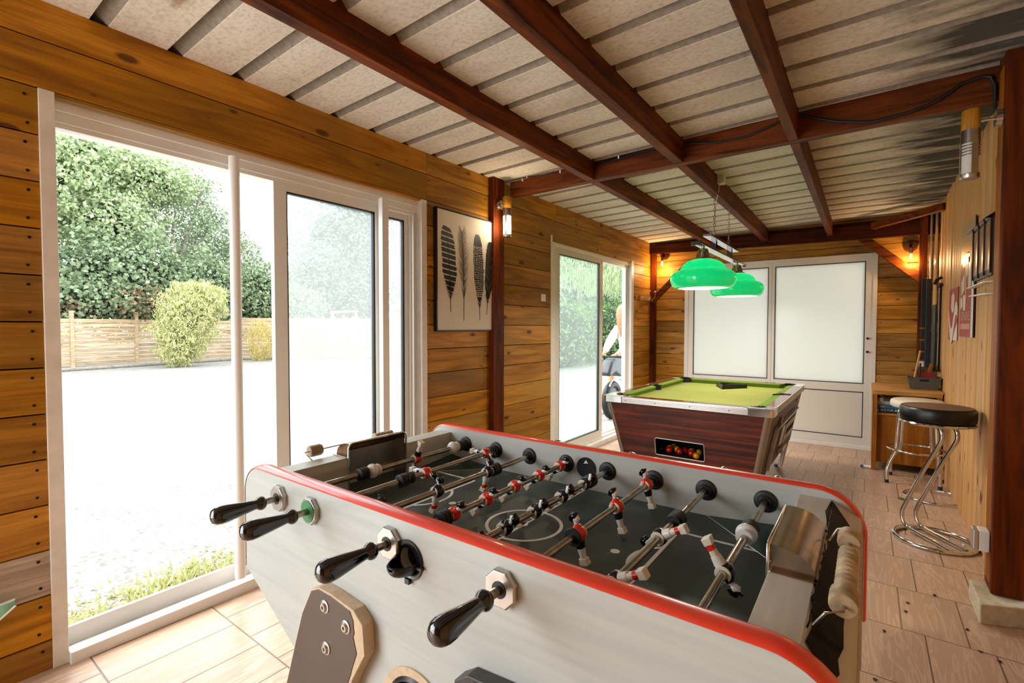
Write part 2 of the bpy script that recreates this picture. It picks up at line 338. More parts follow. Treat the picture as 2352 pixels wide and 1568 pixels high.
def tag(o, label, cat, group=None, kind=None):
    o['label'] = label; o['category'] = cat
    if group: o['group'] = group
    if kind: o['kind'] = kind
    return o
def struct(o): o['kind'] = 'structure'; return o
def base_at(o, loc):
    """put a single-mesh thing's origin at its base"""
    d = Vector(loc); me = o.data
    for v in me.vertices: v.co -= d
    o.location = d; return o
def dup(root, loc=None, rz=None, label=None, group=None):
    def cp(o, par):
        c = o.copy(); SC.collection.objects.link(c); c.parent = par
        for ch in list(o.children):
            if ch != c: cp(ch, c)
        return c
    r = cp(root, root.parent)
    if loc is not None: r.location = loc
    if rz is not None: r.rotation_euler = (0, 0, rz)
    if label: r['label'] = label
    if group: r['group'] = group
    return r
def zf(y): return -.0115*(y-.43)
def arc(cx, cy_, r, a0, a1, n): return [(cx+r*math.cos(math.radians(a0+(a1-a0)*i/n)), cy_+r*math.sin(math.radians(a0+(a1-a0)*i/n))) for i in range(n+1)]
def text_mesh(body, size, extrude, name, mat, parent, Mx, world=False):
    cu = D.curves.new(name, 'FONT'); cu.body = body; cu.size = size; cu.extrude = extrude; cu.align_x = 'CENTER'; cu.align_y = 'CENTER'
    o = D.objects.new('tmp', cu); SC.collection.objects.link(o); bpy.context.view_layer.update()
    me = D.meshes.new_from_object(o.evaluated_get(bpy.context.evaluated_depsgraph_get())); D.objects.remove(o)
    me.transform(Mx if not world else WM[parent].inverted() @ Mx); me.name = name; me.materials.clear(); me.materials.append(M[mat])
    q = D.objects.new(name, me); SC.collection.objects.link(q); q.parent = parent; WM[q] = WM[parent].copy(); return q

# ================================================================== THE ROOM
XL, YB, XR = -2.477, 6.726, .563
SE = [2.356]+[2.179-.1722*k for k in range(0, 14)]      # board seams
def boards_y(mb, x, y0, y1, z0, z1, th=.03, sgn=-1, splits=()):
    """horizontal boards running along y on the plane x (front), thickness goes towards sgn"""
    lv = [z1]+[s for s in SE if z0+.01 < s < z1-.01]+[z0]
    for i in range(len(lv)-1):
        cuts = [y0]+[c for (c, k) in splits if k == i]+[y1]
        for j in range(len(cuts)-1):
            mb.t = rnd.random(); d = rnd.uniform(-.0015, .0015)
            mb.cur = 2 if (abs(lv[i]-.457) < .02 and y1 < 1) else 0
            mb.box(x+d, x+sgn*th, cuts[j]+.001, cuts[j+1]-.001, lv[i+1]+.0025, lv[i]-.0025)
    mb.cur = 1; mb.box(x+sgn*th, x+sgn*(th+.02), y0, y1, z0, z1); mb.cur = 0
def nail_y(mb, x, y, z):
    mb.cur = 1; mb.lathe([(.0055, -.002), (.0055, .0022)], 8, (x, y, z), 0); mb.cur = 0
mb = MB()
boards_y(mb, XL, -.3, .42, zf(0)-.02, 2.179)
for i in range(13):
    zt = 2.179-.1722*i
    for dz in (.035, .137): nail_y(mb, XL, .385+rnd.uniform(-.006, .006), zt-dz)
mb.t = .35; mb.box(XL+.001, XL-.03, -2.5, 2.366, 2.1815, 2.3535)
mb.t = .8; mb.box(XL+.001, XL-.03, -2.5, 2.366, 2.3585, 2.502)
mb.cur = 1; mb.box(XL-.03, XL-.05, -2.5, 2.366, 2.18, 2.5); mb.box(XL-.075, XL-.055, -2.5, YB, 2.47, 2.60); mb.cur = 0  # dark strip behind the open rib ends stands in for their shade
boards_y(mb, XL, 2.366, 3.10, zf(3), 2.505)
for i in range(14):
    for y in (2.385, 3.0): nail_y(mb, XL, y, 2.356-.1722*i-.04)
boards_y(mb, XL, 3.17, 4.012, zf(4), 2.13)
boards_y(mb, XL, 6.03, YB+.03, zf(6.5), 2.13)
SE_save = SE; SE = [2.335]
boards_y(mb, XL, 3.17, YB+.03, 2.13, 2.502, splits=((4.1, 0),))
SE = SE_save
struct(mb.build('wall_left', ['pine_y', 'dark', 'grey_board'], bevel=.0012, seg=1))

mb = MB()   # back wall, boards along x
def boards_x(mb, y, x0, x1, z0, z1, pitch=.1722, z_first=None):
    z = z1 if z_first is None else z_first; top = z1
    while top > z0+.01:
        nz_ = top-pitch if top != z1 or z_first is None else z_first
        nz_ = max(nz_, z0); mb.t = rnd.random(); mb.cur = 0
        mb.box(x0+.001, x1-.001, y+rnd.uniform(-.0015, .0015), y+.03, nz_+.0025, top-.0025); top = nz_
    mb.cur = 1; mb.box(x0, x1, y+.03, y+.05, z0, z1); mb.cur = 0
boards_x(mb, YB, XL, -2.02, zf(YB), 2.15, .152)
boards_x(mb, YB, XL, XR+.1, 2.12, 2.56, .17)
boards_x(mb, YB, .075, XR+.1, zf(YB), 2.15, .152)
for z in [2.15-.152*i for i in range(14)]:
    for x in (-2.05, .11): mb.cur = 1; mb.lathe([(.005, -.002), (.005, .002)], 8, (x, YB, z-.03), 1); mb.cur = 0
struct(mb.build('wall_back', ['pine_x', 'dark'], bevel=.0012, seg=1))

mb = MB()   # right wall, vertical planks with rounded edges
y = 3.26
while y < 6.36:
    w = rnd.choice([.085, .1, .12, .07]); w = min(w, 6.37-y); mb.t = rnd.random()
    mb.box(XR+rnd.uniform(-.004, .004), XR+.035, y+.0025, y+w-.0025, zf(y)-.01, 2.56); y += w
mb.cur = 1; mb.box(XR+.03, XR+.05, 3.2, 6.37, -.1, 2.56)
mb.cur = 0
for k in range(4): mb.t = .1+.2*k; mb.box(XR+.055, XR+.085, 6.37+.1*k, 6.465+.1*k, zf(6.5), 2.56)
mb.cur = 1; mb.box(XR+.085, XR+.1, 6.3, 6.8, -.1, 2.56)
struct(mb.build('wall_right', ['plank_z', 'dark'], bevel=.006, seg=2))
mb = MB(); y = 3.07
while y > -2.5:
    w = rnd.choice([.1, .12]); mb.t = rnd.random(); mb.box(.592, .64, y-w+.002, y-.002, zf(y)-.01, 2.56); y -= w
mb.cur = 1; mb.box(.64, .66, -2.5, 3.1, -.1, 2.56)
struct(mb.build('wall_right_near', ['plank_z', 'dark'], bevel=.012, seg=3))

mb = MB(); mb.box(XL, .66, -2.6, -2.5, -.05, 2.56); struct(mb.build('wall_rear', 'pine_x'))  # unseen wall, added to cut the sky light from behind
mb = MB(); mb.hexa([(XL-.02, -2.6, zf(-2.6)-.1), (.7, -2.6, zf(-2.6)-.1), (.7, YB+.02, zf(YB)-.1), (XL-.02, YB+.02, zf(YB)-.1)],
                   [(XL-.02, -2.6, zf(-2.6)), (.7, -2.6, zf(-2.6)), (.7, YB+.02, zf(YB)), (XL-.02, YB+.02, zf(YB))])
struct(mb.build('floor', 'tiles'))

# roof sheets: pans with raised ribs, ribs run along x
def zc(x): return 2.502+.021*(min(x, -.3)+2.477)
mb = MB(); prof = []; y = .57-.2625*13
while y < YB+.3:
    prof += [(y-.2, 0), (y, 0), (y+.002, .042), (y+.018, .044), (y+.060, .003)]; y += .2625
xs = [XL-.35, XL, -1.9, -1.3, -.8, -.3, .2, .75]
vs = []; n = len(prof)
def sag(y): return -.006*max(0, y-3.0)
for x in xs:
    for (yy, z) in prof: vs.append((x, yy, zc(x)+z+sag(yy)))
for x in xs:
    for (yy, z) in prof: vs.append((x, yy, zc(x)+.05+sag(yy)))
fs = []; K = len(xs)*n; rib_idx = []
for i in range(len(xs)-1):
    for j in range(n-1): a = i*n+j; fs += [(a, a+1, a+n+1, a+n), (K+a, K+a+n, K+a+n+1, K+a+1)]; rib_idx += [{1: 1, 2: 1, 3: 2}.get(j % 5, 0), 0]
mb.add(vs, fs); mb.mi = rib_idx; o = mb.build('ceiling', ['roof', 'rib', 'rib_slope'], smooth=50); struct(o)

# timber: rafters, cross beam, plates, posts, braces
def beam(name, mbx, mat, label=None, bev=.004):
    return struct(mbx.build(name, mat, bevel=bev))
def rafter(k, x0, x1, zb0, zb1):
    mb = MB(); mb.t = rnd.random()
    mb.hexa([(x0, -2.5, zb0), (x1, -2.5, zb0), (x1, 3.25, 2.385), (x0, 3.25, 2.385)], [(x0, -2.5, 2.56), (x1, -2.5, 2.56), (x1, 3.25, 2.56), (x0, 3.25, 2.56)])
    mb.hexa([(x0, 3.32, 2.385), (x1, 3.32, 2.385), (x1, 6.62, zb1), (x0, 6.62, zb1)], [(x0, 3.32, 2.55), (x1, 3.32, 2.55), (x1, 6.62, 2.5), (x0, 6.62, 2.5)])
    beam('trim_%d' % k, mb, 'beam_y')
rafter(1, -1.705, -1.642, 2.385, 2.372); rafter(2, -1.062, -1.0, 2.385, 2.352); rafter(3, -.394, -.345, 2.385, 2.345)
mb = MB(); mb.t = .3; mb.hexa([(-2.42, 3.256, 2.385), (.5, 3.256, 2.385), (.5, 3.32, 2.385), (-2.42, 3.32, 2.385)], [(-2.42, 3.256, 2.53), (.5, 3.256, 2.55), (.5, 3.32, 2.55), (-2.42, 3.32, 2.53)])
beam('trim_4', mb, 'beam_x')
M['beam_dark'] = wood('dark wall plate', '#1a0a03', '#4a1f0b', 0, knots=False, tone=(.9, 1.1), rough=.6, spec=.1)
mb = MB(); mb.hexa([(XL, 6.6, 2.322), (XR+.05, 6.6, 2.268), (XR+.05, 6.67, 2.268), (XL, 6.67, 2.322)], [(XL, 6.6, 2.43), (XR+.05, 6.6, 2.43), (XR+.05, 6.67, 2.43), (XL, 6.67, 2.43)]); beam('trim_5', mb, 'beam_dark')
mb = MB(); mb.box(XL, XR+.05, 6.64, 6.72, 2.43, 2.47); beam('trim_6', mb, 'beam_dark')
mb = MB(); mb.box(-2.54, -2.425, 3.045, 3.185, zf(3), 2.53); beam('trim_7', mb, 'beam_z')
mb = MB(); mb.box(-2.475, -2.405, 6.63, 6.70, zf(6.6), 2.47); beam('trim_8', mb, 'beam_z')
mb = MB(); mb.box(.415, .48, 6.57, 6.64, zf(6.6), 2.45); beam('trim_9', mb, 'beam_z')
mb = MB(); mb.box(.48, .6, 3.10, 3.25, .065, 2.62); beam('trim_10', mb, 'beam_z', bev=.006)
mb = MB(); mb.box(.4795, .4835, 3.135, 3.246, .10, 2.5); beam('trim_11', mb, 'orange_z')  # thin orange sheet on the post's lit side, light put into its colour
def diag(name, p, q, w, d, mat):   # bar from p to q, w in the plane perpendicular to y, d along y
    p, q = Vector(p), Vector(q); v = (q-p).normalized(); n_ = Vector((0, 1, 0)) if abs(v.y) < .5 else Vector((0, 0, 1)); s_ = v.cross(n_).normalized()*w/2; e = n_*d/2
    mb = MB(); mb.hexa([p-s_-e, p+s_-e, p+s_+e, p-s_+e], [q-s_-e, q+s_-e, q+s_+e, q-s_+e]); return beam(name, mb, mat)
diag('trim_12', (-.13, 6.63, 2.35), (.45, 6.63, 1.80), .085, .045, 'beam_x')
diag('trim_13', (-2.43, 6.60, 1.66), (-1.95, 6.60, 2.14), .075, .05, 'beam_x')
diag('trim_14', (0.02, 6.57, 2.40), (XR, 6.1, 2.44), .06, .07, 'beam_x')

# ---------------------------------------------------------------- window_1: the big sliding door opening
mb = MB(); mb.box(XL+.008, XL-.10, .418, .463, zf(.4), 2.178); mb.build_w = 1
w1 = struct(mb.build('window_1', 'white_worn', bevel=.002))      # left architrave board
def sub(name, mb, mat, par, **k): return mb.build(name, mat, par, **k)
mb = MB(); mb.box(XL+.006, XL-.10, 2.314, 2.362, zf(2.3), 2.175); sub('end_post', mb, 'white_worn', w1, bevel=.002)
mb = MB(); mb.t = .5; mb.box(XL-.004, XL-.05, .463, 2.314, 2.163, 2.181); sub('head_batten', mb, 'pine_y', w1, bevel=.003)
mb = MB(); mb.box(XL-.028, XL-.10, .463, 2.314, 2.125, 2.158); mb.box(XL-.04, XL-.12, .463, 2.314, 2.085, 2.125); mb.box(XL-.05, XL-.12, .463, 2.314, 2.066, 2.085)
sub('head_frame', mb, 'white_paint', w1, bevel=.002)
mb = MB(); mb.tube([(XL+.042, 1.083, .085), (XL+.042, 1.083, 2.105)], .0235, 20); sub('round_post', mb, 'white_paint', w1, smooth=40)
mb = MB(); mb.box(XL+.05, XL+.012, 1.945, 1.995, .07, 2.10); sub('flat_post', mb, 'white_paint', w1, bevel=.002)
mb = MB(); mb.box(XL+.03, XL-.03, .463, 2.36, zf(1.4)-.01, .045); mb.box(XL-.03, XL-.065, .463, 2.36, zf(1.4)-.01, .032); sub('sill_board', mb, 'white_paint', w1, bevel=.004)
mb = MB(); mb.box(XL-.065, XL-.085, .463, 2.314, -.05, .105); mb.box(XL-.085, XL-.10, .463, 2.314, -.05, .085); mb.box(XL-.10, XL-.15, .463, 2.314, -.05, .07); sub('bottom_track', mb, 'white_paint', w1, bevel=.002)
def leaf(par, y0, y1, x, z0, z1, st, gl='glass', th=.035, top=.04, bot=.07, fm='white_paint'):
    mb = MB(); mb.box(x, x-th, y0, y0+st[0], z0, z1); mb.box(x, x-th, y1-st[1], y1, z0, z1); mb.box(x, x-th, y0+st[0], y1-st[1], z0, z0+bot); mb.box(x, x-th, y0+st[0], y1-st[1], z1-top, z1)
    s_ = sub('sliding_leaf', mb, fm, par, bevel=.002)
    a, b, c_, d = y0+st[0], y1-st[1], z0+bot, z1-top; g = .008; mb = MB()
    mb.box(x+.001, x-th+.004, a, a+g*.5, c_, d); mb.box(x+.001, x-th+.004, b-g*1.6, b, c_, d); mb.box(x+.001, x-th+.004, a, b, c_, c_+g); mb.box(x+.001, x-th+.004, a, b, d-g, d)
    mb.build('gasket', 'gasket', s_)
    mb = MB(); mb.box(x-th/2, x-th/2-.004, a, b, c_, d); mb.build('pane', gl, s_)
    return s_
leaf(w1, 1.318, 1.985, XL-.05, .08, 2.066, (.072, .02))
leaf(w1, 1.985, 2.27, XL-.085, .08, 2.066, (.06, .035))
mb = MB(); mb.box(XL-.03, XL-.05, 2.272, 2.284, .05, 2.07); mb.box(XL-.06, XL-.10, 2.272, 2.314, .05, 2.12); sub('side_jamb', mb, 'cream_metal', w1, bevel=.0015)

# ---------------------------------------------------------------- window_2: far sliding door, half open
mb = MB(); mb.box(XL-.01, XL-.08, 4.02, 4.10, zf(4), 2.14)
w2 = struct(mb.build('window_2', 'white_worn', bevel=.003))
mb = MB(); mb.box(XL+.004, XL-.02, 3.995, 4.02, zf(4), 2.19); sub('torn_edge', mb, 'white_worn', w2, bevel=.002)
mb = MB(); mb.box(XL+.008, XL-.09, 5.955, 6.03, zf(6), 2.165); sub('end_post', mb, 'white_paint', w2, bevel=.003)
mb = MB(); mb.box(XL-.015, XL-.08, 4.1, 5.955, 2.095, 2.14); mb.box(XL-.03, XL-.09, 4.1, 5.955, 2.065, 2.095); sub('head_frame', mb, 'white_paint', w2, bevel=.002)
mb = MB(); mb.box(XL-.04, XL-.09, 5.88, 5.955, 0, 2.08); mb.box(XL-.03, XL-.04, 5.93, 5.955, 0, 2.1); sub('side_jamb', mb, 'white_paint', w2, bevel=.002)
mb = MB(); mb.box(XL+.035, XL-.02, 4.02, 6.0, zf(5)-.01, .0); mb.box(XL-.02, XL-.10, 4.02, 6.0, zf(5)-.01, .022); mb.box(XL-.06, XL-.10, 4.02, 6.0, 0, .04); sub('sill_board', mb, 'white_worn', w2, bevel=.003)
leaf(w2, 4.11, 5.185, XL-.025, .02, 2.09, (.09, .085), fm='cream_metal', top=.055, bot=.085, gl='glass2')

# ---------------------------------------------------------------- door_1: frosted double door in the back wall
x0, x1, z0, z1 = -2.02, .075, zf(YB), 2.13
mb = MB(); Y0 = YB-.015
mb.box(x0, x0+.05, Y0, Y0+.06, z0, z1); mb.box(x1-.04, x1, Y0, Y0+.06, z0, z1); mb.box(x0+.05, x1-.04, Y0, Y0+.06, z1-.03, z1)
d1 = struct(mb.build('door_1', 'cream_metal', bevel=.002))
def dleaf(a, b, sl, sr):
    Y1 = Y0+.008; mb = MB()
    mb.box(a, a+sl, Y1, Y1+.045, z0+.045, z1-.03); mb.box(b-sr, b, Y1, Y1+.045, z0+.045, z1-.03)
    for (p, q) in ((2.045, 2.10), (.575, .665), (z0+.045, .055)): mb.box(a+sl, b-sr, Y1, Y1+.045, p, q)
    L = mb.build('door_leaf', 'cream_metal', d1, bevel=.0015)
    mb = MB(); A, Bx = a+sl, b-sr; g = .009
    for (p, q) in ((.665, 2.045), (.055, .575)):
        mb.box(A, A+g, Y1+.002, Y1+.03, p, q); mb.box(Bx-g, Bx, Y1+.002, Y1+.03, p, q); mb.box(A, Bx, Y1+.002, Y1+.03, p, p+g); mb.box(A, Bx, Y1+.002, Y1+.03, q-g, q)
    mb.build('gasket', 'gasket', L)
    MB().box(A, Bx, Y1+.012, Y1+.02, .665, 2.045).build('frosted_pane', 'frost', L)
    MB().box(A, Bx, Y1+.01, Y1+.024, .055, .575).build('lower_panel', 'cream_metal', L)
    return L
dleaf(-1.975, -.965, .07, .035); L = dleaf(-.963, .035, .032, .065)
mb = MB(); mb.lathe([(.012, -.03), (.012, .01)], 12, (-.003, Y0, 1.18), 1); mb.lathe([(.012, -.03), (.012, .01)], 12, (-.003, Y0, 1.03), 1); mb.build('lock_knob', 'dark', L)
mb = MB(); mb.box(x0, x1, Y0-.035, Y0+.06, z0-.02, z0+.04); mb.build('threshold', 'white_worn', d1, bevel=.004)

# ================================================================== FOOTBALL TABLE
TX, TY = -.733, 1.051            # centre of the table
ft = thing('football_table', 'long cream table football cabinet with red edging in the foreground', 'football table', (TX, TY, zf(TY)))
RZ = .844; FZ = .772
def RX(i): return -1.258+.15*i
def out_panel():
    r = .075; x0, x1, zt = -1.456, .002, .899
    p = arc(x0+r, zt-r, r, 180, 90, 8)+arc(x1-.10, zt-.10, .10, 90, 0, 10)
    p += [(x1, .60), (x1-.28, .445), (x1-.37, .33), (x0+.37, .33), (x0+.28, .445), (x0, .60)]
    return p
def panel(y0, y1, nm):
    mb = MB(); mb.prism(out_panel(), 1, y0, y1); return mb.build(nm, 'lam', ft, world=True, bevel=.0015)
pn = panel(.665, .706, 'side_panel'); pf = panel(1.407, 1.445, 'side_panel')
def drill(o, cuts):
    m3 = MB()
    for (x, z, r, y0, y1) in cuts: m3.prism(arc(x, z, r, 0, 360, 24)[:-1], 1, y0, y1)
    c = m3.build('cutter', 'dark', ft, world=True); md = o.modifiers.new('b', 'BOOLEAN'); md.object = c; md.solver = 'EXACT'
    bv = o.modifiers.get('bevel')
    if bv: o.modifiers.remove(bv)
    bpy.context.view_layer.update()
    me = D.meshes.new_from_object(o.evaluated_get(bpy.context.evaluated_depsgraph_get())); o.modifiers.clear(); o.data = me; D.objects.remove(c)
    b = o.modifiers.new('bevel', 'BEVEL'); b.width = .001; b.segments = 1; b.limit_method = 'ANGLE'; b.angle_limit = math.radians(60)
drill(pn, [(RX(i), RZ, .0098, .6, .8) for i in (0, 1, 3, 5)]+[(-.752, .822, .0262, .6, .8), (-.733, .497, .0832, .6, .8)])
drill(pf, [(RX(i), RZ, .0098, 1.3, 1.5) for i in range(8)])
def edging(y0, y1):
    p = [q for q in out_panel()]; # path from left bottom up over to right bottom
    n = len(p); path = [p[-1]]+p[:n-6]+[p[n-6]]
    path = [(-1.456, .60)]+p[:9+11]+[(.002, .60)]
    mb = MB(); yc = (y0+y1)/2; hw = (y1-y0)/2+.0015; vs = []; K = 7
    for i, (x, z) in enumerate(path):
        a = Vector(path[max(i-1, 0)]); b = Vector(path[min(i+1, len(path)-1)]); d = (b-a).normalized(); nx, nz_ = -d.y, d.x
        for k in range(K):
            an = PI*k/(K-1); vs.append((x+nx*(.0005+.0065*math.sin(an)), yc-hw*math.cos(an), z+nz_*(.0005+.0065*math.sin(an))))
    fs = [(i*K+k, i*K+k+1, (i+1)*K+k+1, (i+1)*K+k) for i in range(len(path)-1) for k in range(K-1)]
    fs = [tuple(reversed(f)) for f in fs]
    mb.add(vs, fs); return mb.build('red_edging', 'red_trim', ft, world=True, smooth=60)
edging(.665, .706); edging(1.407, 1.445)
# playfield with markings and corner ramps
FX0, FX1, FY0, FY1 = -1.335, -.131, .706, 1.407
pf_ = MB().box(FX0-.1, FX1+.12, FY0, FY1, FZ-.012, FZ).build('playfield', 'field', ft, world=True)
mb = MB(); L_ = FZ-.001; T_ = FZ+.0005
def seg(x0, y0, x1, y1, w=.009):
    global T_
    T_ += .00006
    d = Vector((x1-x0, y1-y0)).normalized()*w/2; n = Vector((-d.y, d.x)); mb.prism([(x0+n.x, y0+n.y), (x1+n.x, y1+n.y), (x1-n.x, y1-n.y), (x0-n.x, y0-n.y)], 2, L_, T_)
def circ_(cx, cy_, r, a0, a1, w=.009, n=48):
    global T_
    T_ += .00006
    o = arc(cx, cy_, r+w/2, a0, a1, n); i_ = arc(cx, cy_, r-w/2, a0, a1, n)
    for k in range(n): mb.prism([o[k], o[k+1], i_[k+1], i_[k]], 2, L_, T_)
def disc(cx, cy_, r): mb.prism(arc(cx, cy_, r, 0, 360, 24)[:-1], 2, L_, T_)
cx = (FX0+FX1)/2
seg(cx, FY0, cx, FY1); circ_(cx, TY, .1, 0, 360); disc(cx, TY, .011)
for s_ in (1, -1):
    bx = cx+s_*.347; gx = FX1 if s_ > 0 else FX0
    seg(bx, TY-.2, bx, TY+.2); seg(bx, TY+.2, gx, TY+.2); seg(bx, TY-.2, gx, TY-.2)
    circ_(bx+s_*.058, TY, .103, (180 if s_ > 0 else 0)-56, (180 if s_ > 0 else 0)+56, n=24); disc(cx+s_*.262, TY, .011)
mb.build('line_marking', 'line_white', pf_)
mb_ = mb; mb = MB()
D.objects['line_marking'].data.transform(WM[ft].inverted())
for sx in (1, -1):
    for sy in (1, -1):
        gx = FX1 if sx > 0 else FX0; y1 = FY1 if sy > 0 else FY0; q = .225; gy = TY+sy*.125
        a = (gx-sx*q, y1-sy*0, FZ+.0008); b = (gx, gy, FZ+.0008); c_ = (gx, y1, FZ+.02)
        m2 = MB(); vs = [a, b, c_, (a[0], a[1], FZ-.005), (b[0], b[1], FZ-.005), (c_[0], c_[1], FZ-.005)]; m2.add(vs, [(0, 1, 2), (3, 5, 4), (0, 3, 4, 1), (1, 4, 5, 2), (2, 5, 3, 0)])
        rp = m2.build('corner_ramp', 'field_ramp', ft, world=True)
        m2 = MB(); m2.tube([a, b], .0013, 6); m2.build('ramp_edge', 'brushed', rp, world=True)
# end walls with goal gaps, flat ledges and goal hoods
for s_ in (1, -1):
    xi = FX1 if s_ > 0 else FX0-.004; xo = .0-.004 if s_ > 0 else -1.452; zl = .880
    a, b = sorted((xi, xo)); m2 = MB()
    xb = xi+s_*.062; pe_ = [(xi, .70), (xo, .70), (xo, .846), (xb+s_*.004, zl), (xi, zl)]
    m2.prism(pe_, 1, .706, .931); m2.prism(pe_, 1, 1.171, 1.407); m2.prism([(xb, .70), (xo, .70), (xo, .846), (xb+s_*.004, zl), (xb, zl)], 1, .931, 1.171)
    m2.prism([(xo, .70), (xo, .60), (TX+s_*.44, .45), (TX+s_*.42, .47), (xo-s_*.03, .615), (xo-s_*.03, .70)], 1, .706, 1.407)
    m2.build('end_wall', 'lam_end', ft, world=True, bevel=.0012)
    # hood: box of pressed steel with quarter-round lid and side cheeks
    zt = .923; m2 = MB(); xl = xi-s_*.002
    n = 10; R_ = .062; prof = [(xl+s_*.004, zt)]+[(xl+s_*(.012+R_*math.sin(PI/2*k/n)*.95), zl+.003+(zt-zl-.003)*math.cos(PI/2*k/n)) for k in range(n+1)]
    th = .0022; vs = []; K = len(prof)
    for y in (.937, 1.165):
        for (x, z) in prof: vs.append((x, y, z))
        for (x, z) in prof: vs.append((x-s_*.0015, y, z-.003))
    fs = []
    for k in range(K-1): fs += [(k, k+1, 2*K+k+1, 2*K+k), (K+k, 3*K+k, 3*K+k+1, K+k+1)]
    fs += [(0, 2*K, 3*K, K)]
    m2.add(vs, fs)
    for y in (.935, 1.164):
        m2.prism([(x, z) for x, z in prof]+[(prof[-1][0], zl), (prof[0][0], zl)], 1, y, y+.003)
    hood = m2.build('goal_hood', 'worn_chrome', ft, world=True, smooth=45)
    m2 = MB()  # rolled front lip
    lip = [(xl, .931, FZ+.002), (xl, .931, zt-.012), (xl, .937, zt-.002), (xl, .947, zt+.001), (xl, 1.155, zt+.001), (xl, 1.165, zt-.002), (xl, 1.171, zt-.012), (xl, 1.171, FZ+.002)]
    m2.tube(lip, .0035, 8); m2.build('front_lip', 'chrome', hood, world=True, smooth=60)
    m2 = MB(); fx = sorted((xl+s_*.004, xl+s_*.074))
    m2.box(fx[0], fx[1], .922, .936, zl, zl+.0025); m2.box(fx[0], fx[1], 1.166, 1.18, zl, zl+.0025); e = sorted((xl+s_*.068, xl+s_*.074)); m2.box(e[0], e[1], .922, 1.18, zl, zl+.0025)
    m2.build('mounting_flange', 'worn_chrome', hood, world=True, bevel=.001)
    m2 = MB(); e = sorted((xi, xb-s_*.001)); m2.box(xb-s_*.003, xb-s_*.001, .933, 1.169, .81, zl+.002)
    for k in range(9): # curved back sheet
        z0_, z1_ = FZ+.03+k*.009, FZ+.03+(k+1)*.009
    m2.box(e[0], e[1], .9325, .935, .75, zl); m2.box(e[0], e[1], 1.167, 1.1695, .75, zl)
    m2.build('goal_liner', 'brushed', hood, world=True)
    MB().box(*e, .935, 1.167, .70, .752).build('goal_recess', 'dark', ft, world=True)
# torn black tape on the right ledge
m2 = MB(); out = [(-.068, 1.385), (-.060, 1.39), (-.024, 1.30), (-.023, 1.10), (-.020, .95), (-.021, .86), (-.019, .80), (-.024, .765), (-.021, .735), (-.030, .712), (-.034, .735), (-.041, .728), (-.046, .722), (-.052, .742), (-.060, .745), (-.056, .79), (-.060, .84), (-.064, .87), (-.060, .90), (-.066, .93), (-.057, .96), (-.060, 1.04), (-.055, 1.10), (-.060, 1.2), (-.071, 1.30)]
zs_ = lambda x: min(.8805, .8805-(x+.065)*.56)
Lb = [(1.39, -.064), (1.30, -.071), (1.2, -.060), (1.1, -.055), (1.04, -.060), (.96, -.057), (.93, -.066), (.90, -.060), (.87, -.064), (.84, -.060), (.79, -.056), (.745, -.060), (.735, -.052), (.722, -.044), (.712, -.032)]
Rb = [(1.39, -.058), (1.30, -.024), (1.10, -.023), (.95, -.020), (.86, -.021), (.80, -.019), (.765, -.024), (.735, -.021), (.722, -.024), (.712, -.028)]
def itp(T, y):
    for (a, b), (c, d) in zip(T, T[1:]):
        if c <= y <= a: return b+(d-b)*(a-y)/(a-c)
    return T[-1][1]
ys = sorted(set([a for a, b in Lb+Rb]+[1.39-.03*k for k in range(23)])); vs = []; NX = 6
for y in ys:
    l_, r_ = itp(Lb, y), itp(Rb, y)
    for k in range(NX):
        x = l_+(r_-l_)*k/(NX-1); vs.append((x, y, zs_(x)+.0018+.0006*math.sin(y*60+k*2)))
m2.add(vs, [(i*NX+k, i*NX+k+1, (i+1)*NX+k+1, (i+1)*NX+k) for i in range(len(ys)-1) for k in range(NX-1)]); m2.build('black_tape_strip', 'tape', ft, world=True, smooth=60)
m2 = MB(); rr = random.Random(3)
for k in range(14):
    y = .78+k*.042; m2.tube([(-.060+rr.uniform(-.002, .002), y, .881), (-.059, y+.02, .8825), (-.060, y+.038, .881)], .0013, 6, flat=.6)
m2.build('tape_crease', 'tape', D.objects['black_tape_strip'], world=True, smooth=60)
m2 = MB(); m2.box(-.0045, -.0005, .71, 1.40, .75, .8455); m2.build('chip_edge', 'chipboard', ft, world=True)
# score counters: wire with beads at both ends
def counter(xw, zw, y0, y1, big, small, sgn):
    m2 = MB(); m2.tube([(xw-sgn*.034, y0+.004, .885), (xw-sgn*.02, y0-.002, zw-.008), (xw, y0, zw), (xw, y1, zw), (xw-sgn*.02, y1+.002, zw-.008), (xw-sgn*.034, y1-.004, .885)], .0022, 8)
    w = m2.build('score_wire', 'brushed', ft, world=True, smooth=60)
    for y in big:
        m3 = MB(); m3.lathe([(.004, -.021), (.016, -.021), (.0185, -.016), (.0185, .016), (.016, .021), (.004, .021)], 18, (xw, y, zw), 1); m3.build('score_bead', 'bead', w, world=True, smooth=40)
    for y in small:
        m3 = MB(); m3.lathe([(.003, -.0055), (.011, -.0055), (.0145, -.002), (.0145, .002), (.011, .0055), (.003, .0055)], 16, (xw, y, zw), 1); m3.build('score_bead', 'bead', w, world=True, smooth=40)
counter(-.020, .918, .78, 1.12, [1.055, .815], [.985-.0165*k for k in range(9)], 1)
counter(-1.42, .905, .83, 1.20, [.865], [1.10+.014*k for k in range(6)], -1)
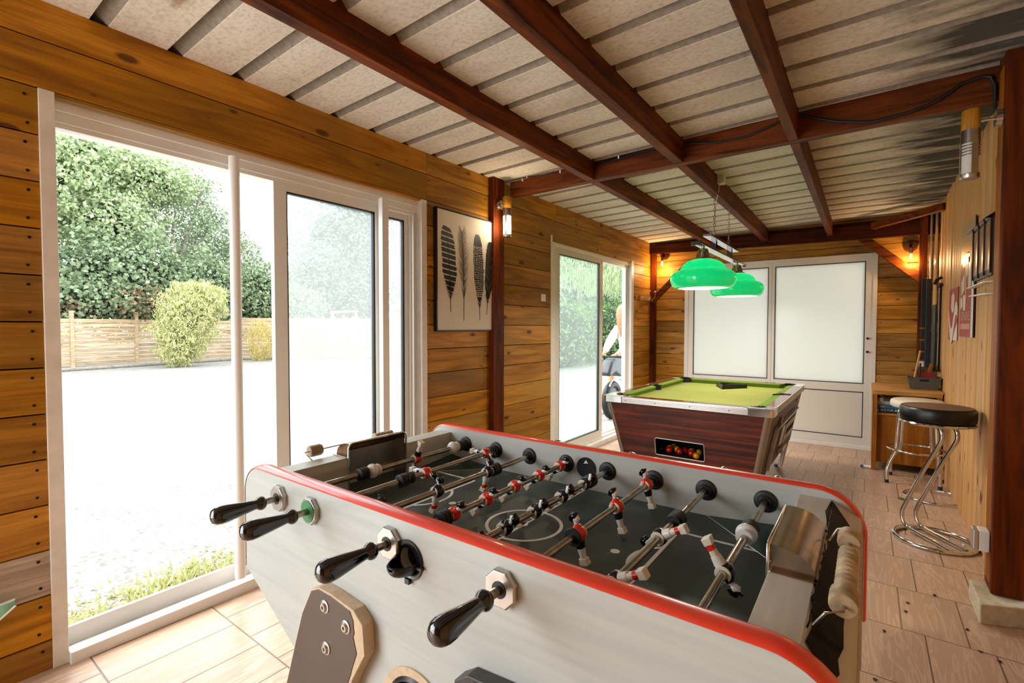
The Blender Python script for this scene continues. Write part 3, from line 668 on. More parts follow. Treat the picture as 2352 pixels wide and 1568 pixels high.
# bearings and wall rings
def octagon(y, x, handle=True):
    m3 = MB(); R_ = .0355; s_ = -1 if y < 1 else 1
    m3.M = Matrix.Translation((x, y, RZ)) @ Matrix.Rotation(math.radians(22.5), 4, 'Y')
    pr = [(R_, 0), (R_, s_*.010), (R_-.0025, s_*.0125), (.0145, s_*.0125), (.0145, s_*.002)]
    m3.lathe(pr, 8, (0, 0, 0), 1, False, False)
    return m3.build('rod_bearing', 'brushed', ft, world=True, bevel=.0008)
team_a = (0, 1, 3, 5)
for i in range(8):
    x = RX(i)
    if i in team_a:
        ob = octagon(.665, x)
        m3 = MB(); m3.ring(.0085,   .0150 if i != 1 else .0275, 24, -.0137, -.010 if i == 1 else -.004, (x, .665, RZ), 1, 24); m3.build('bearing_bush', 'green_lbl' if i == 1 else 'rubber', ob, world=True, smooth=40)
    else: octagon(1.445, x)
    m3 = MB(); m3.lathe([(.0085, .0), (.0085, -.012), (.013, -.014), (.016, -.011), (.017, -.006), (.026, -.0055), (.0285, -.003), (.029, 0)], 28, (x, 1.407, RZ), 1, False, False); m3.build('wall_ring', 'rubber', ft, world=True, smooth=45)
    m3 = MB(); m3.lathe([(.0085, .0), (.0085, .012), (.013, .014), (.016, .011), (.017, .006), (.026, .0055), (.0285, .003), (.029, 0)], 28, (x, .706, RZ), 1, False, False); m3.build('wall_ring', 'rubber', ft, world=True, smooth=45)
# ball serving cups
m3 = MB(); m3.lathe([(.0, -.003), (.034, -.004), (.035, -.001), (.035, 0)], 32, (-.733, 1.407, RZ-.003), 1)
ch = m3.build('serve_disc', 'black', ft, world=True, smooth=45)
MB().prism([(-.733, .868), (-.741, .855), (-.725, .858)], 1, 1.402, 1.4035).build('triangle_mark', 'fig_white', ch, world=True)
m3 = MB(); cxx, czz = -.752, .822
m3.ring(.026, .0415, 32, -.004, 0, (cxx, .665, czz), 1, 40)
vs = []; n, k_ = 20, 8   # scoop: open half bowl
for j in range(k_+1):
    f_ = j/k_; rr_ = .029*math.cos(f_*PI/2*.85)
    for i in range(n+1):
        a = PI+PI*i/n; vs.append((cxx+rr_*math.cos(a), .661-.045*math.sin(f_*PI/2), czz+rr_*math.sin(a)))
fs = [(j*(n+1)+i, j*(n+1)+i+1, (j+1)*(n+1)+i+1, (j+1)*(n+1)+i) for j in range(k_) for i in range(n)]
m3.add(vs, fs); b = len(vs)
rim = [(cxx+.024*math.cos(PI*t/10+PI), 0, 0) for t in range(11)]
m3.tube([(cxx-.029, .662, czz)]+[(cxx-.029*math.cos(PI*t/12), .661-.045*math.sin(PI*t/12)*.98, czz) for t in range(1, 12)]+[(cxx+.029, .662, czz)], .0022, 8)
m3.box(cxx-.046, cxx-.028, .655, .664, czz+.002, czz+.008); m3.box(cxx+.028, cxx+.046, .655, .664, czz-.008, czz-.002); m3.box(cxx-.004, cxx+.008, .656, .664, czz-.047, czz-.036)
sc_ = m3.build('serve_cup', 'black', ft, world=True, smooth=45)
sm = sc_.modifiers.new('thick', 'SOLIDIFY'); sm.thickness = .0015
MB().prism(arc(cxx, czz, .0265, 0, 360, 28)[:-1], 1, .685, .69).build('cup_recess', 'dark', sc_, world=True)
# legs: thick boards bolted on the outside
def leg(sx, y0, y1, dark):
    def X(x): return TX+sx*(x-TX)
    P = [(-1.065, .672), (-1.035, .685), (-.985, .685), (-.90, .677), (-.868, .655), (-.862, .590), (-.905, .52), (-.985, .34), (-1.165, .008+zf(y0)), (-1.345, .008+zf(y0)), (-1.20, .352), (-1.107, .60)]
    m3 = MB(); m3.prism([(X(x), z) for x, z in P], 1, y0, y1)
    lg = m3.build('leg', 'chipboard' if not dark else 'dgrey_lam', ft, world=True, bevel=.002)
    yo = y0 if abs(y0-TY) > abs(y1-TY) else y1; s_ = -1 if yo < TY else 1
    P2 = [(-1.063, .668), (-1.035, .681), (-.985, .681), (-.912, .672), (-.900, .655), (-.896, .628), (-.900, .618), (-.893, .600), (-.888, .585), (-.905, .545), (-.91, .53), (-.99, .345), (-1.168, .012+zf(y0)), (-1.340, .012+zf(y0)), (-1.262, .20), (-1.205, .33), (-1.196, .348), (-1.14, .50), (-1.137, .51), (-1.12, .555), (-1.103, .60)]
    m3 = MB(); m3.prism([(X(x), z) for x, z in P2], 1, yo, yo+s_*.0015); fc = m3.build('leg_facing', 'brown_lam', lg, world=True, bevel=.0005)
    for (x, z) in ((-1.006, .650), (-.925, .632), (-1.002, .553)):
        m3 = MB(); m3.lathe([(.0155, .0), (.0155, s_*.002), (.011, s_*.003), (.0105, s_*.005), (.0085, s_*.0075), (.004, s_*.0075), (.004, s_*.005), (0.0001, s_*.005)], 20, (X(x), yo+s_*.0012, z), 1)
        m3.build('bolt', 'brushed', lg, world=True, smooth=30)
    return lg
leg(1, .635, .665, False); leg(-1, .635, .665, True); leg(1, 1.445, 1.475, True); leg(-1, 1.445, 1.475, True)
# ball return hole, ring of bare chipboard
m3 = MB(); m3.ring(.083, .102, 40, -.004, .001, (-.733, .665, .497), 1, 48); hr = m3.build('ball_hole_ring', 'chipboard', ft, world=True)
m3 = MB(); m3.lathe([(.084, -.004), (.078, -.010), (.076, -.010), (.076, .012)], 40, (-.733, .665, .497), 1, False, False); m3.build('hole_rim', 'black', hr, world=True, smooth=40)
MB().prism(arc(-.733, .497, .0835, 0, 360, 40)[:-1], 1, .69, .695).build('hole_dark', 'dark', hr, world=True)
MB().box(-1.08, -.386, .706, 1.407, .34, .36).build('bottom_board', 'dgrey_lam', ft, world=True)

# ------------------------------------------------------------------ players
def player(parent, y, ang, face, red):
    """figure clamped on the rod at local y; ang = swing of the feet from straight down towards +x"""
    a = math.radians(ang); R3 = Matrix.Rotation(-a, 4, 'Y')  # feet direction (sin a, -cos a)
    base = Matrix.Translation((0, y, 0)) @ R3 @ Matrix.Rotation(0 if face > 0 else PI, 4, 'Z')
    shirt, shorts, sock, legs = ('fig_red', 'fig_navy', 'ivory', 'fig_white') if red else ('fig_navy', 'fig_white', 'sock_red', 'ivory')
    m3 = MB(); m3.M = base  # body shell round the rod
    prof = [(.0105, -.0145), (.0135, -.0125)]
    m3.lathe([(.0088, -.0135), (.0120, -.0135), (.0150, -.011), (.0172, -.006), (.0178, 0), (.0172, .006), (.0150, .011), (.0120, .0135), (.0088, .0135)], 20, (0, 0, 0), 1)
    m3.ball((0.001, 0, .011), .0125, 14, 8, (.85, 1.12, .9))
    m3.ball((.0005, -.0125, .008), .0062, 10, 6, (1, .8, 1.5)); m3.ball((.0005, .0125, .008), .0062, 10, 6, (1, .8, 1.5))
    body = m3.build('player', shirt, parent, smooth=60)
    m3 = MB(); m3.M = base
    m3.lathe([(.0086, -.0155), (.0143, -.0155), (.0150, -.0140), (.0143, -.0128), (.0092, -.0127), (.0092, .0127), (.0143, .0128), (.0150, .0140), (.0143, .0155), (.0086, .0155), (.0086, -.0155)], 20, (0, 0, 0), 1, False, False)
    m3.build('rod_collar', 'ivory', body, smooth=50)
    m3 = MB(); m3.M = base; m3.lathe([(.0052, .018), (.0048, .026)], 12); m3.ball((.0015, 0, .033), .0088, 14, 10, (1.0, .86, 1.2)); m3.ball((.0098, 0, .0325), .0022, 8, 6, (1.2, .7, 1.4))
    m3.ball((.0066, -.0028, .0345), .0016, 6, 4); m3.ball((.0066, .0028, .0345), .0016, 6, 4); m3.ball((.001, -.0074, .0325), .002, 8, 5, (1, .6, 1.4)); m3.ball((.001, .0074, .0325), .002, 8, 5, (1, .6, 1.4))
    m3.build('head', 'fig_white', body, smooth=60)
    m3 = MB(); m3.M = base  # swept hair with ridges
    m3.ball((-.0012, 0, .0375), .0096, 16, 8, (1.02, .92, .95)); m3.ball((-.0055, 0, .0325), .0070, 12, 8, (.75, 1.05, 1.25)); m3.tube([(.0062, -.004, .0445), (.0078, 0, .0455), (.0062, .004, .0445)], .0026, 8)
    for k in (-2, -1, 0, 1, 2): m3.tube([(.006, k*.0028, .0455-abs(k)*.0009), (-.004, k*.0031, .0468-abs(k)*.0009), (-.0105, k*.003, .038), (-.0115, k*.0026, .029)], .0012, 6)
    m3.build('hair', 'fig_black', body, smooth=60)
    m3 = MB(); m3.M = base
    def ell(z0_, rx0, ry0, z1_, rx1, ry1, n=16, cx0=0, cx1=0, cy_=0):
        vs = [(cx0+rx0*math.cos(2*PI*k/n), cy_+ry0*math.sin(2*PI*k/n), z0_) for k in range(n)]+[(cx1+rx1*math.cos(2*PI*k/n), cy_+ry1*math.sin(2*PI*k/n), z1_) for k in range(n)]
        m3.add(vs, [tuple(range(n)), tuple(reversed(range(n, 2*n)))]+[(k+n, (k+1) % n+n, (k+1) % n, k) for k in range(n)])
    ell(-.008, .0125, .0135, -.030, .0095, .0118); m3.build('shorts', shorts, body, smooth=50)
    m3 = MB(); m3.M = base
    for s_ in (-1, 1): ell(-.0295, .0074, .0056, -.042, .0060, .0048, 12, 0, .0005, s_*.0046); ell(-.042, .0060, .0048, -.052, .0053, .0043, 12, .0005, .001, s_*.0042)
    m3.build('leg', legs, body, smooth=40)
    if not red:
        m3 = MB(); m3.M = base; ell(-.0425, .0080, .0106, -.0525, .0074, .0098, 16, .0005, .001); m3.build('sock', sock, body, smooth=40)
    m3 = MB(); m3.M = base
    m3.hexa([(-.0065, -.0105, -.0665), (.0125, -.0105, -.0665), (.0125, .0105, -.0665), (-.0065, .0105, -.0665)], [(-.0075, -.0088, -.051), (.0095, -.0088, -.051), (.0095, .0088, -.051), (-.0075, .0088, -.051)])
    m3.build('foot_block', 'ivory', body, bevel=.0018)
    return body
def bumper(rod, y, w=.03, r=.0195):
    m3 = MB(); n = 3; pr = [(.0088, -w/2)]
    for k in range(n): z_ = -w/2+w*k/n; pr += [(r-.004, z_), (r, z_+w/n*.2), (r, z_+w/n*.75), (r-.004, z_+w/n*.95)]
    pr += [(.0088, w/2)]; m3.lathe(pr, 24, (0, y, 0), 1); m3.build('rubber_bumper', 'rubber', rod, smooth=30)
def wball(rod, y, s_=1):
    m3 = MB(); m3.ball((0, y, 0), .023, 22, 14, (1, .82, 1)); m3.lathe([(.0088, y+s_*.012), (.017, y+s_*.016), (.019, y+s_*.021), (.017, y+s_*.026), (.0088, y+s_*.027)], 20, (0, 0, 0), 1); m3.build('white_stop_ball', 'fig_white', rod, smooth=50)
def handle(rod, y, s_):
    """turned black grip; y = inner end, extends towards s_"""
    pr = [(.006, 0), (.0145, .001), (.0175, .006), (.0180, .012), (.0150, .018), (.0118, .022), (.0124, .026), (.0152, .045), (.0192, .072), (.0222, .095), (.0226, .107), (.0203, .118), (.0150, .1255), (.007, .128), (.001, .129)]
    m3 = MB(); n = 32; vs = []
    for r, z in pr:
        for k in range(n):
            a = 2*PI*k/n; g = 1-(.17*min(1, (z-.026)/.01, (.114-z)/.012) if .026 < z < .114 else 0)*max(0, math.cos(3*a))**2; vs.append((r*g*math.cos(a), y+s_*z, r*g*math.sin(a)))
    fs = [(i*n+k, i*n+(k+1) % n, (i+1)*n+(k+1) % n, (i+1)*n+k) for i in range(len(pr)-1) for k in range(n)]
    if s_ > 0: fs = [tuple(reversed(f)) for f in fs]
    fs.append(tuple(range(n)) if s_ > 0 else tuple(range(n))[::-1]); fs.append(tuple(range((len(pr)-1)*n, len(pr)*n)))
    m3.add(vs, fs); m3.build('grip', 'gloss_black', rod, smooth=50)
# rods: (label, players y, swing, facing, bumpers, balls, washer)
rods = [
 ('steel rod with one red keeper swung feet up, before the left goal', [1.149], 155, 1, [.926, 1.374], [(.962, 1), (1.331, 1)]),
 ('steel rod with two red players lying flat, through the green-washered bearing', [1.05, 1.342], -92, 1, [.957, 1.374], []),
 ('steel rod with three upright navy players, in front of the left penalty area', [.751, .952, 1.172], -14, -1, [1.208], []),
 ('steel rod with five leaning red players, left of the centre circle', [.857, .983, 1.111, 1.238, 1.362], -46, 1, [.822], []),
 ('steel rod with five leaning navy players, right of the halfway line', [.752, .868, .99, 1.121, 1.252], -46, -1, [1.285], []),
 ('steel rod with three upright red players facing the right goal', [.938, 1.14, 1.348], 14, 1, [], []),
 ('steel rod with two navy players kicking feet up to the right', [.80, 1.03], 122, -1, [1.15], []),
 ('steel rod with one navy keeper and a white stop ball, by the right goal', [.954], -147, -1, [1.19], [(1.157, -1)])]
for i, (lb, ys, an, fc, bs, bl) in enumerate(rods):
    red = i in team_a; x = RX(i)
    r = thing('football_rod', lb, 'table football rod', (x, TY, RZ), 0, 'rods across the football table')
    m3 = MB()
    if red: m3.cyl((0, .612-TY, 0), (0, 1.52-TY, 0), .0082, n=20)
    else: m3.cyl((0, .708-TY, 0), (0, 1.50-TY, 0), .0082, n=20)
    m3.build('bar', 'steel_rod', r, smooth=40)
    for y in ys: player(r, y-TY, an, fc, red)
    for y in bs: bumper(r, y-TY, .034)
    for y, s_ in bl: wball(r, y-TY, s_)
    if i == 5:
        m3 = MB(); m3.lathe([(.0085, -.004), (.019, -.004), (.0205, 0), (.019, .004), (.0085, .004)], 24, (0, .915-TY, 0), 1); m3.build('rubber_washer', 'rubber', r, smooth=40)
    if i == 1:
        m3 = MB(); m3.lathe([(.0085, -.003), (.017, -.003), (.018, 0), (.017, .003), (.0085, .003)], 24, (0, .991-TY, 0), 1); m3.build('rubber_washer', 'rubber', r, smooth=40)
    if i == 6:
        m3 = MB(); m3.lathe([(.0085, -.003), (.017, -.003), (.018, 0), (.017, .003), (.0085, .003)], 24, (0, 1.118-TY, 0), 1); m3.build('rubber_washer', 'rubber', r, smooth=40)
    if red: handle(r, .622-TY, -1)
    else: handle(r, 1.49-TY, 1)

# ================================================================== POOL TABLE
PW, PL, PH = 1.235, 1.86, .797    # outer width, length, height
px_, py_ = -1.107, 4.545
pt = thing('pool_table', 'mahogany coloured pool table with green cloth and chrome corners', 'pool table', (px_, py_, zf(py_)), math.radians(-.4))
hx, hy = PW/2, PL/2
def TP(z): return .022+.20*max(0, (PH-.05-z))*.95     # taper inset at height z
zt, zb = PH-.052, .335
def ring_at(z, e=0): i = TP(z)+e; return [(-hx+i, -hy+i, z), (hx-i, -hy+i, z), (hx-i, hy-i, z), (-hx+i, hy-i, z)]
# front panel with the ball return opening, built from four pieces
OX0, OX1, OZ0, OZ1 = -.214, .156, .352, .487
mb = MB(); th = .02
def fpt(x, z, b=0): return (x, -hy+TP(z)+b, z)
def fq(xa0, xa1, za, xb0, xb1, zb_): mb.hexa([fpt(xa0, za), fpt(xa1, za), fpt(xa1, za, th), fpt(xa0, za, th)], [fpt(xb0, zb_), fpt(xb1, zb_), fpt(xb1, zb_, th), fpt(xb0, zb_, th)])
lz = .24
def lx(z): return -hx+TP(z)+.03
def rx(z): return hx-TP(z)-.03
fq(lx(OZ1), rx(OZ1), OZ1, lx(zt), rx(zt), zt); fq(lx(OZ0), OX0, OZ0, lx(OZ1), OX0, OZ1); fq(OX1, rx(OZ0), OZ0, OX1, rx(OZ1), OZ1); fq(lx(lz), rx(lz), lz, lx(OZ0), rx(OZ0), OZ0)
mb.build('front_panel', 'mahog', pt)
mb = MB(); yb = -hy+TP(OZ0)
rc = []; r = .012
for (cx, cz, a0) in ((OX1-r, OZ1-r, 0), (OX0+r, OZ1-r, 90), (OX0+r, OZ0+r, 180), (OX1-r, OZ0+r, 270)): rc += arc(cx, cz, r, a0, a0+90, 5)
mb.tube([(x, -hy+TP(z)-.001, z) for x, z in rc], .0045, 8, closed=True); mb.build('opening_rim', 'alu', pt, smooth=60)
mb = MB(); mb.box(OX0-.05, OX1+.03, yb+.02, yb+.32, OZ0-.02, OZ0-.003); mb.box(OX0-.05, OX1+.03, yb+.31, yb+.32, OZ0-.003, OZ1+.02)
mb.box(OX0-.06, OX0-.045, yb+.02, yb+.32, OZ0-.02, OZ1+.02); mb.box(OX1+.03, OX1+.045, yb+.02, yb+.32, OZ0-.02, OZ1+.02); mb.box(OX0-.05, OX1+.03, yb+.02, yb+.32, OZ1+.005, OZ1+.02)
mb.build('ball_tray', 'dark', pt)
# back and side panels
mb = MB(); A, Bq = ring_at(lz), ring_at(zt); mb.hexa([A[3], A[2], (A[2][0], A[2][1]-th, lz), (A[3][0], A[3][1]-th, lz)], [Bq[3], Bq[2], (Bq[2][0], Bq[2][1]-th, zt), (Bq[3][0], Bq[3][1]-th, zt)]); mb.build('back_panel', 'mahog', pt)
for s_ in (-1, 1):
    def sp(y, z, b=0): return (s_*(hx-TP(z)-b), y, z)
    poly = [(-hy+.05, zt), (hy-.05, zt), (hy-TP(.36)-.1, .30), (hy-.40, .30), (.35, .255), (-.35, .255), (-hy+.45, .21), (-hy+TP(.1)+.07, .06), (-hy+TP(.36)+.03, .36)]
    vs = [sp(y, z) for y, z in poly]+[sp(y, z, .018) for y, z in poly]; n = len(poly); mb = MB()
    f = [tuple(range(n)), tuple(range(2*n-1, n-1, -1))]+[(i, n+i, n+(i+1) % n, (i+1) % n) for i in range(n)]
    if s_ > 0: f = [tuple(reversed(q)) for q in f]
    mb.add(vs, f); mb.build('side_panel', 'brown_lam' if s_ < 0 else 'mahog_side' if 'mahog_side' in M else 'brown_lam', pt)
# corner legs: rounded metal angles following the taper to the floor
M['pewter'] = plain('pewter leg metal', '#a09485', .38, .7, noise=.08, nscale=4)
for sx in (-1, 1):
    for sy in (-1, 1):
        mb = MB(); pts = []; w = .055
        def cp_(z): i = TP(z); return sx*(hx-i), sy*(hy-i)
        def prof(z):
            x, y = cp_(z); q = [(x-sx*w*.6, y+sy*.004), (x-sx*.015, y+sy*.004), (x-sx*.004, y), (x+sx*.003, y-sy*.012), (x+sx*.003, y-sy*w*1.7), (x-sx*.03, y-sy*w*1.7), (x-sx*w*.6, y-sy*w*.6)]
            return [(a, b, z) for a, b in q]
        a, b = prof(.012), prof(zt+.002); n = len(a)
        f = [tuple(range(n))[::-1], tuple(range(n, 2*n))]+[(i, (i+1) % n, n+(i+1) % n, n+i) for i in range(n)]
        if sx*sy > 0: f = [tuple(reversed(q)) for q in f]
        f = [tuple(reversed(q)) for q in f]
        mb.add(a+b, f); lg = mb.build('leg', 'pewter', pt, bevel=.003, seg=2)
        x, y = cp_(.01); mb = MB(); mb.cyl((x-sx*.04, y-sy*.04, 0), (x-sx*.04, y-sy*.04, .02), .025); mb.build('levelling_foot', 'rubber', lg)
# aluminium edge trims
def trim_bar(x0, x1, y0, y1, nm='edge_trim'):
    mb = MB(); mb.box(x0, x1, y0, y1, PH-.052, PH-.002); o = mb.build(nm, 'alu', pt, bevel=.003)
    return o
e = .155
tf = trim_bar(-hx+e, hx-e, -hy, -hy+.012); trim_bar(-hx+e, hx-e, hy-.012, hy)
mb = MB()
for z in (PH-.040, PH-.030, PH-.020): mb.tube([(-hx+e, -hy-.0003, z), (hx-e, -hy-.0003, z)], .0012, 6)
mb.build('trim_rib', 'brushed', tf)
tf['kind'] = tf.get('kind', '') or 'part'; del tf['kind']
for x in (-.41, -.30+.02, -.02+.02, .30-.04):
    pass
for x in (-.43, -.19, .07, .34):
    mb = MB(); mb.lathe([(.0045, .002), (.0045, -.0012), (.0001, -.0012)], 10, (x, -hy, PH-.03), 1); mb.build('screw', 'dark', tf)
for s_ in (-1, 1):
    for (a, b) in ((-hy+e, -.07), (.07, hy-e)):
        q = sorted((s_*(hx-.012), s_*hx)); t_ = trim_bar(q[0], q[1], a, b, 'edge_trim')
        if s_ > 0:
            for y in (a+.15, (a+b)/2, b-.15): mb = MB(); mb.lathe([(.0045, -.002), (.0045, .0012), (.0001, .0012)], 10, (hx, y, PH-.03), 0); mb.build('screw', 'dark', t_)
    mb = MB(); q = sorted((s_*(hx-.012), s_*hx)); mb.box(q[0], q[1], -.07, .07, PH-.052, PH-.002); mb.build('edge_trim', 'alu', pt, bevel=.003)
# chrome corner castings and pocket liners
rw = .105
for sx in (-1, 1):
    for sy in (-1, 1):
        mb = MB(); X = lambda v: sx*(hx-v); Y = lambda v: sy*(hy-v)
        outl = [(X(-.003), Y(.02)), (X(.0), Y(.006)), (X(.006), Y(0)), (X(.02), Y(-.003)), (X(e), Y(-.003)), (X(e), Y(.012)), (X(.012), Y(.012)), (X(.012), Y(e)), (X(-.003), Y(e))]
        mb.prism(outl, 2, PH-.054, PH-.002)
        c_ = mb.build('corner_casting', 'chrome', pt, bevel=.003)
        cxp, cyp = X(rw+.012), Y(rw+.012); r = .052
        a0 = math.degrees(math.atan2(sy, sx)); ar = arc(cxp, cyp, r, a0-100, a0+100, 16)
        plate = [(X(.002), Y(e+.01)), (X(.002), Y(.012)), (X(.012), Y(.002)), (X(e+.01), Y(.002))]
        arr = ar if (Vector(ar[0])-Vector(plate[-1])).length < (Vector(ar[-1])-Vector(plate[-1])).length else ar[::-1]
        mb = MB(); mb.prism(plate+arr, 2, PH-.003, PH+.002); mb.build('corner_plate', 'chrome', c_, bevel=.001)
        mb = MB(); ar2 = arc(cxp, cyp, r-.003, a0-105, a0+105, 16); mb.tube([(x, y, PH+.001) for x, y in ar2], .0055, 8); mb.build('pocket_rim', 'rubber', c_, smooth=50)
        mb = MB(); n = 20; mb.lathe([(r, PH-.005), (r*.98, PH-.06), (r*.6, PH-.11)], 24, (cxp, cyp, 0), 2, False, True); mb.build('pocket', 'dark', c_, smooth=60)
for s_ in (-1, 1):
    mb = MB(); cxp = s_*(hx-rw+.005); a0 = 0 if s_ > 0 else 180
    mb.tube([(x, y, PH+.001) for x, y in arc(cxp, 0, .045, a0-90, a0+90, 14)], .005, 8); pr = mb.build('pocket_rim', 'rubber', pt, smooth=50)
    mb = MB(); mb.lathe([(.045, PH-.006), (.042, PH-.06), (.03, PH-.1)], 24, (cxp, 0, 0), 2, False, True); mb.build('pocket', 'dark', pr, smooth=60)
# top rails (brown laminate), cushions and bed
def railpiece(x0, x1, y0, y1):
    mb = MB(); mb.box(x0, x1, y0, y1, PH-.05, PH); return mb.build('top_rail', 'rail_top', pt, bevel=.002)
railpiece(-hx+e, hx-e, -hy+.011, -hy+rw-.03); railpiece(-hx+e, hx-e, hy-rw+.03, hy-.011)
for s_ in (-1, 1):
    q = sorted((s_*(hx-.011), s_*(hx-rw+.03)))
    railpiece(q[0], q[1], -hy+e, -.05); railpiece(q[0], q[1], .05, hy-e)
def cushion(p, q, inn):
    """nose strip from p to q (xy), inn = inward unit; wide at the rail, bevelled ends"""
    p, q, inn = Vector(p), Vector(q), Vector(inn); d = (q-p).normalized(); w = .052
    a, b = p, q; a1, b1 = p+inn*w+d*.035, q+inn*w-d*.035
    mb = MB(); zt_, zl, zn = PH-.001, PH-.05, PH-.022
    P3 = lambda v, z: (v.x, v.y, z)
    vs = [P3(a, zt_), P3(b, zt_), P3(b1, zt_-.003), P3(a1, zt_-.003), P3(b1-inn*.012, zl), P3(a1-inn*.012, zl), P3(a, zl), P3(b, zl), P3(b1+inn*.003, zn+.012), P3(a1+inn*.003, zn+.012)]
    fs = [(0, 1, 2, 3), (3, 2, 8, 9), (9, 8, 4, 5), (5, 4, 7, 6), (6, 7, 1, 0), (0, 3, 9, 5, 6), (1, 7, 4, 8, 2)]
    if d.cross(inn) > 0: pass
    else: fs = [tuple(reversed(f)) for f in fs]
    mb.add(vs, fs); mb.build('cushion', 'cushion', pt, bevel=.003)
rr_ = rw-.03
cushion((-hx+rw+.062, -hy+rr_), (hx-rw-.062, -hy+rr_), (0, 1)); cushion((hx-rw-.062, hy-rr_), (-hx+rw+.062, hy-rr_), (0, -1))
for s_ in (-1, 1):
    for (a, b) in ((-hy+rw+.062, -.055), (.055, hy-rw-.062)):
        if s_ < 0: cushion((-hx+rr_, b), (-hx+rr_, a), (1, 0))
        else: cushion((hx-rr_, a), (hx-rr_, b), (-1, 0))
mb = MB(); mb.box(-hx+.05, hx-.05, -hy+.05, hy-.05, PH-.07, PH-.045); mb.build('cloth_bed', 'cloth', pt)
# coin mechanism on the right side
def side_box(y0, y1, z0_, z1_, d0, d1, nm, mt, par=pt, bev=.003):
    mb = MB(); f_ = lambda y, z, o_: (hx-TP(z)+o_, y, z)
    mb.hexa([f_(y0, z0_, d0), f_(y0, z0_, d1), f_(y1, z0_, d1), f_(y1, z0_, d0)], [f_(y0, z1_, d0), f_(y0, z1_, d1), f_(y1, z1_, d1), f_(y1, z1_, d0)])
    return mb.build(nm, mt, par, bevel=bev)
cb = side_box(-.52, .62, .30, .60, 0, .022, 'coin_box', 'dgrey_lam')
side_box(-.54, .64, .60, .612, 0, .035, 'box_hood', 'brushed', cb); side_box(-.54, -.525, .28, .60, 0, .03, 'box_side', 'brushed', cb)
side_box(-.30, -.16, .42, .58, .022, .032, 'lock_plate', 'brushed', cb); side_box(-.08, .52, .40, .56, .022, .030, 'door_plate', 'pewter', cb)
side_box(.0, .45, .46, .51, .030, .0315, 'coin_slot', 'dark', cb); side_box(-.26, -.06, .36, .40, .022, .06, 'coin_tray', 'brushed', cb)
side_box(-.36, -.33, .60, .66, .0, .02, 'lock_knob', 'brushed', cb); side_box(.62, .66, .66, .69, 0, .012, 'coin_return', 'alu', pt)

# balls in the return tray
def pool_ball(lb, c, x, y):
    P = WM[pt] @ Vector((0, 0, OZ0-.003)); mb = MB(); mb.ball((0, 0, .0262), .026, 20, 12)
    o = mb.build('pool_ball', plain('ball '+c, c, .08, coat=.5), smooth=80); o.location = (x, y, P.z); return tag(o, lb, 'pool ball', 'balls in the pool table return')
Rd, Yl, Bk = '#c91a0c', '#d9940e', '#060606'
bl = [('black pool ball, leftmost in the return tray', Bk, 1519.9, 1), ('red pool ball, leftmost of the front reds', Rd, 1539.3, 1), ('red pool ball, middle of the front reds', Rd, 1563.4, 1), ('red pool ball, rightmost of the front reds', Rd, 1591.1, 1), ('yellow pool ball at the right front corner of the opening', Yl, 1602.8, 0),
      ('yellow pool ball peeking over the leftmost front red', Yl, 1540.6, 2), ('deep-lying yellow pool ball in the gap right of the leftmost red', Yl, 1548.5, 3), ('yellow pool ball up behind the left pair of reds', Yl, 1558.0, 2), ('dark red pool ball behind the middle front red', '#a80f14', 1575.7, 2), ('yellow pool ball behind the rightmost front red', Yl, 1591.5, 2), ('yellow pool ball behind the corner yellow one', Yl, 1607.0, 2)]
XW = lambda px: None
def ray_x(px, Y, zz):   # helper used once to place the balls from measured directions
    a = Vector(((px-1176)/F_PX, 0, 1)); 
    d = r2*a[0]+fw; return d.x/d.y*Y
used = {}
for lb, c, px, row in bl:
    Y = py_-hy+TP(.36)+.052+.0535*row - (.0 if row else .0)
    if row == 0: Y = py_-hy+TP(.36)+.05
    x = ray_x(px, Y, 0); r_ = 0 if row < 1 else row
    key = row if row else 1
    for xo in used.get(key, []):
        if abs(x-xo) < .0535: x = xo+.054*(1 if x >= xo else -1)
    used.setdefault(key, []).append(x)
    if row == 3: Y += .01
    pool_ball(lb, c, x, Y+(.002 if row != 0 else 0))

# triangle rack on the cloth
tr = thing('triangle_rack', 'black plastic triangle rack lying on the green cloth', 'ball rack', (-1.075, 5.09, zf(py_)+PH-.045))
Nn, Rr, Ll = Vector((-.045, -.15)), Vector((.13, .095)), Vector((-.165, .12))
def off(pts, d):
    c_ = sum(pts, Vector((0, 0)))/3; return [c_+(p-c_)*(1-d) for p in pts]
o_, i_ = [Nn, Rr, Ll], off([Nn, Rr, Ll], .16); mb = MB()
for k in range(3):
    a, b, c2, d2 = o_[k], o_[(k+1) % 3], i_[(k+1) % 3], i_[k]
    mb.prism([tuple(a), tuple(b), tuple(c2), tuple(d2)], 2, 0.002, .04)
mb.build('triangle_frame', 'black', tr, bevel=.004)
mb = MB(); oo = off([Nn, Rr, Ll], -.06)
for k in range(3): mb.prism([tuple(oo[k]), tuple(oo[(k+1) % 3]), tuple(o_[(k+1) % 3]), tuple(o_[k])], 2, 0, .004)
mb.build('foot_flange', 'black', tr)

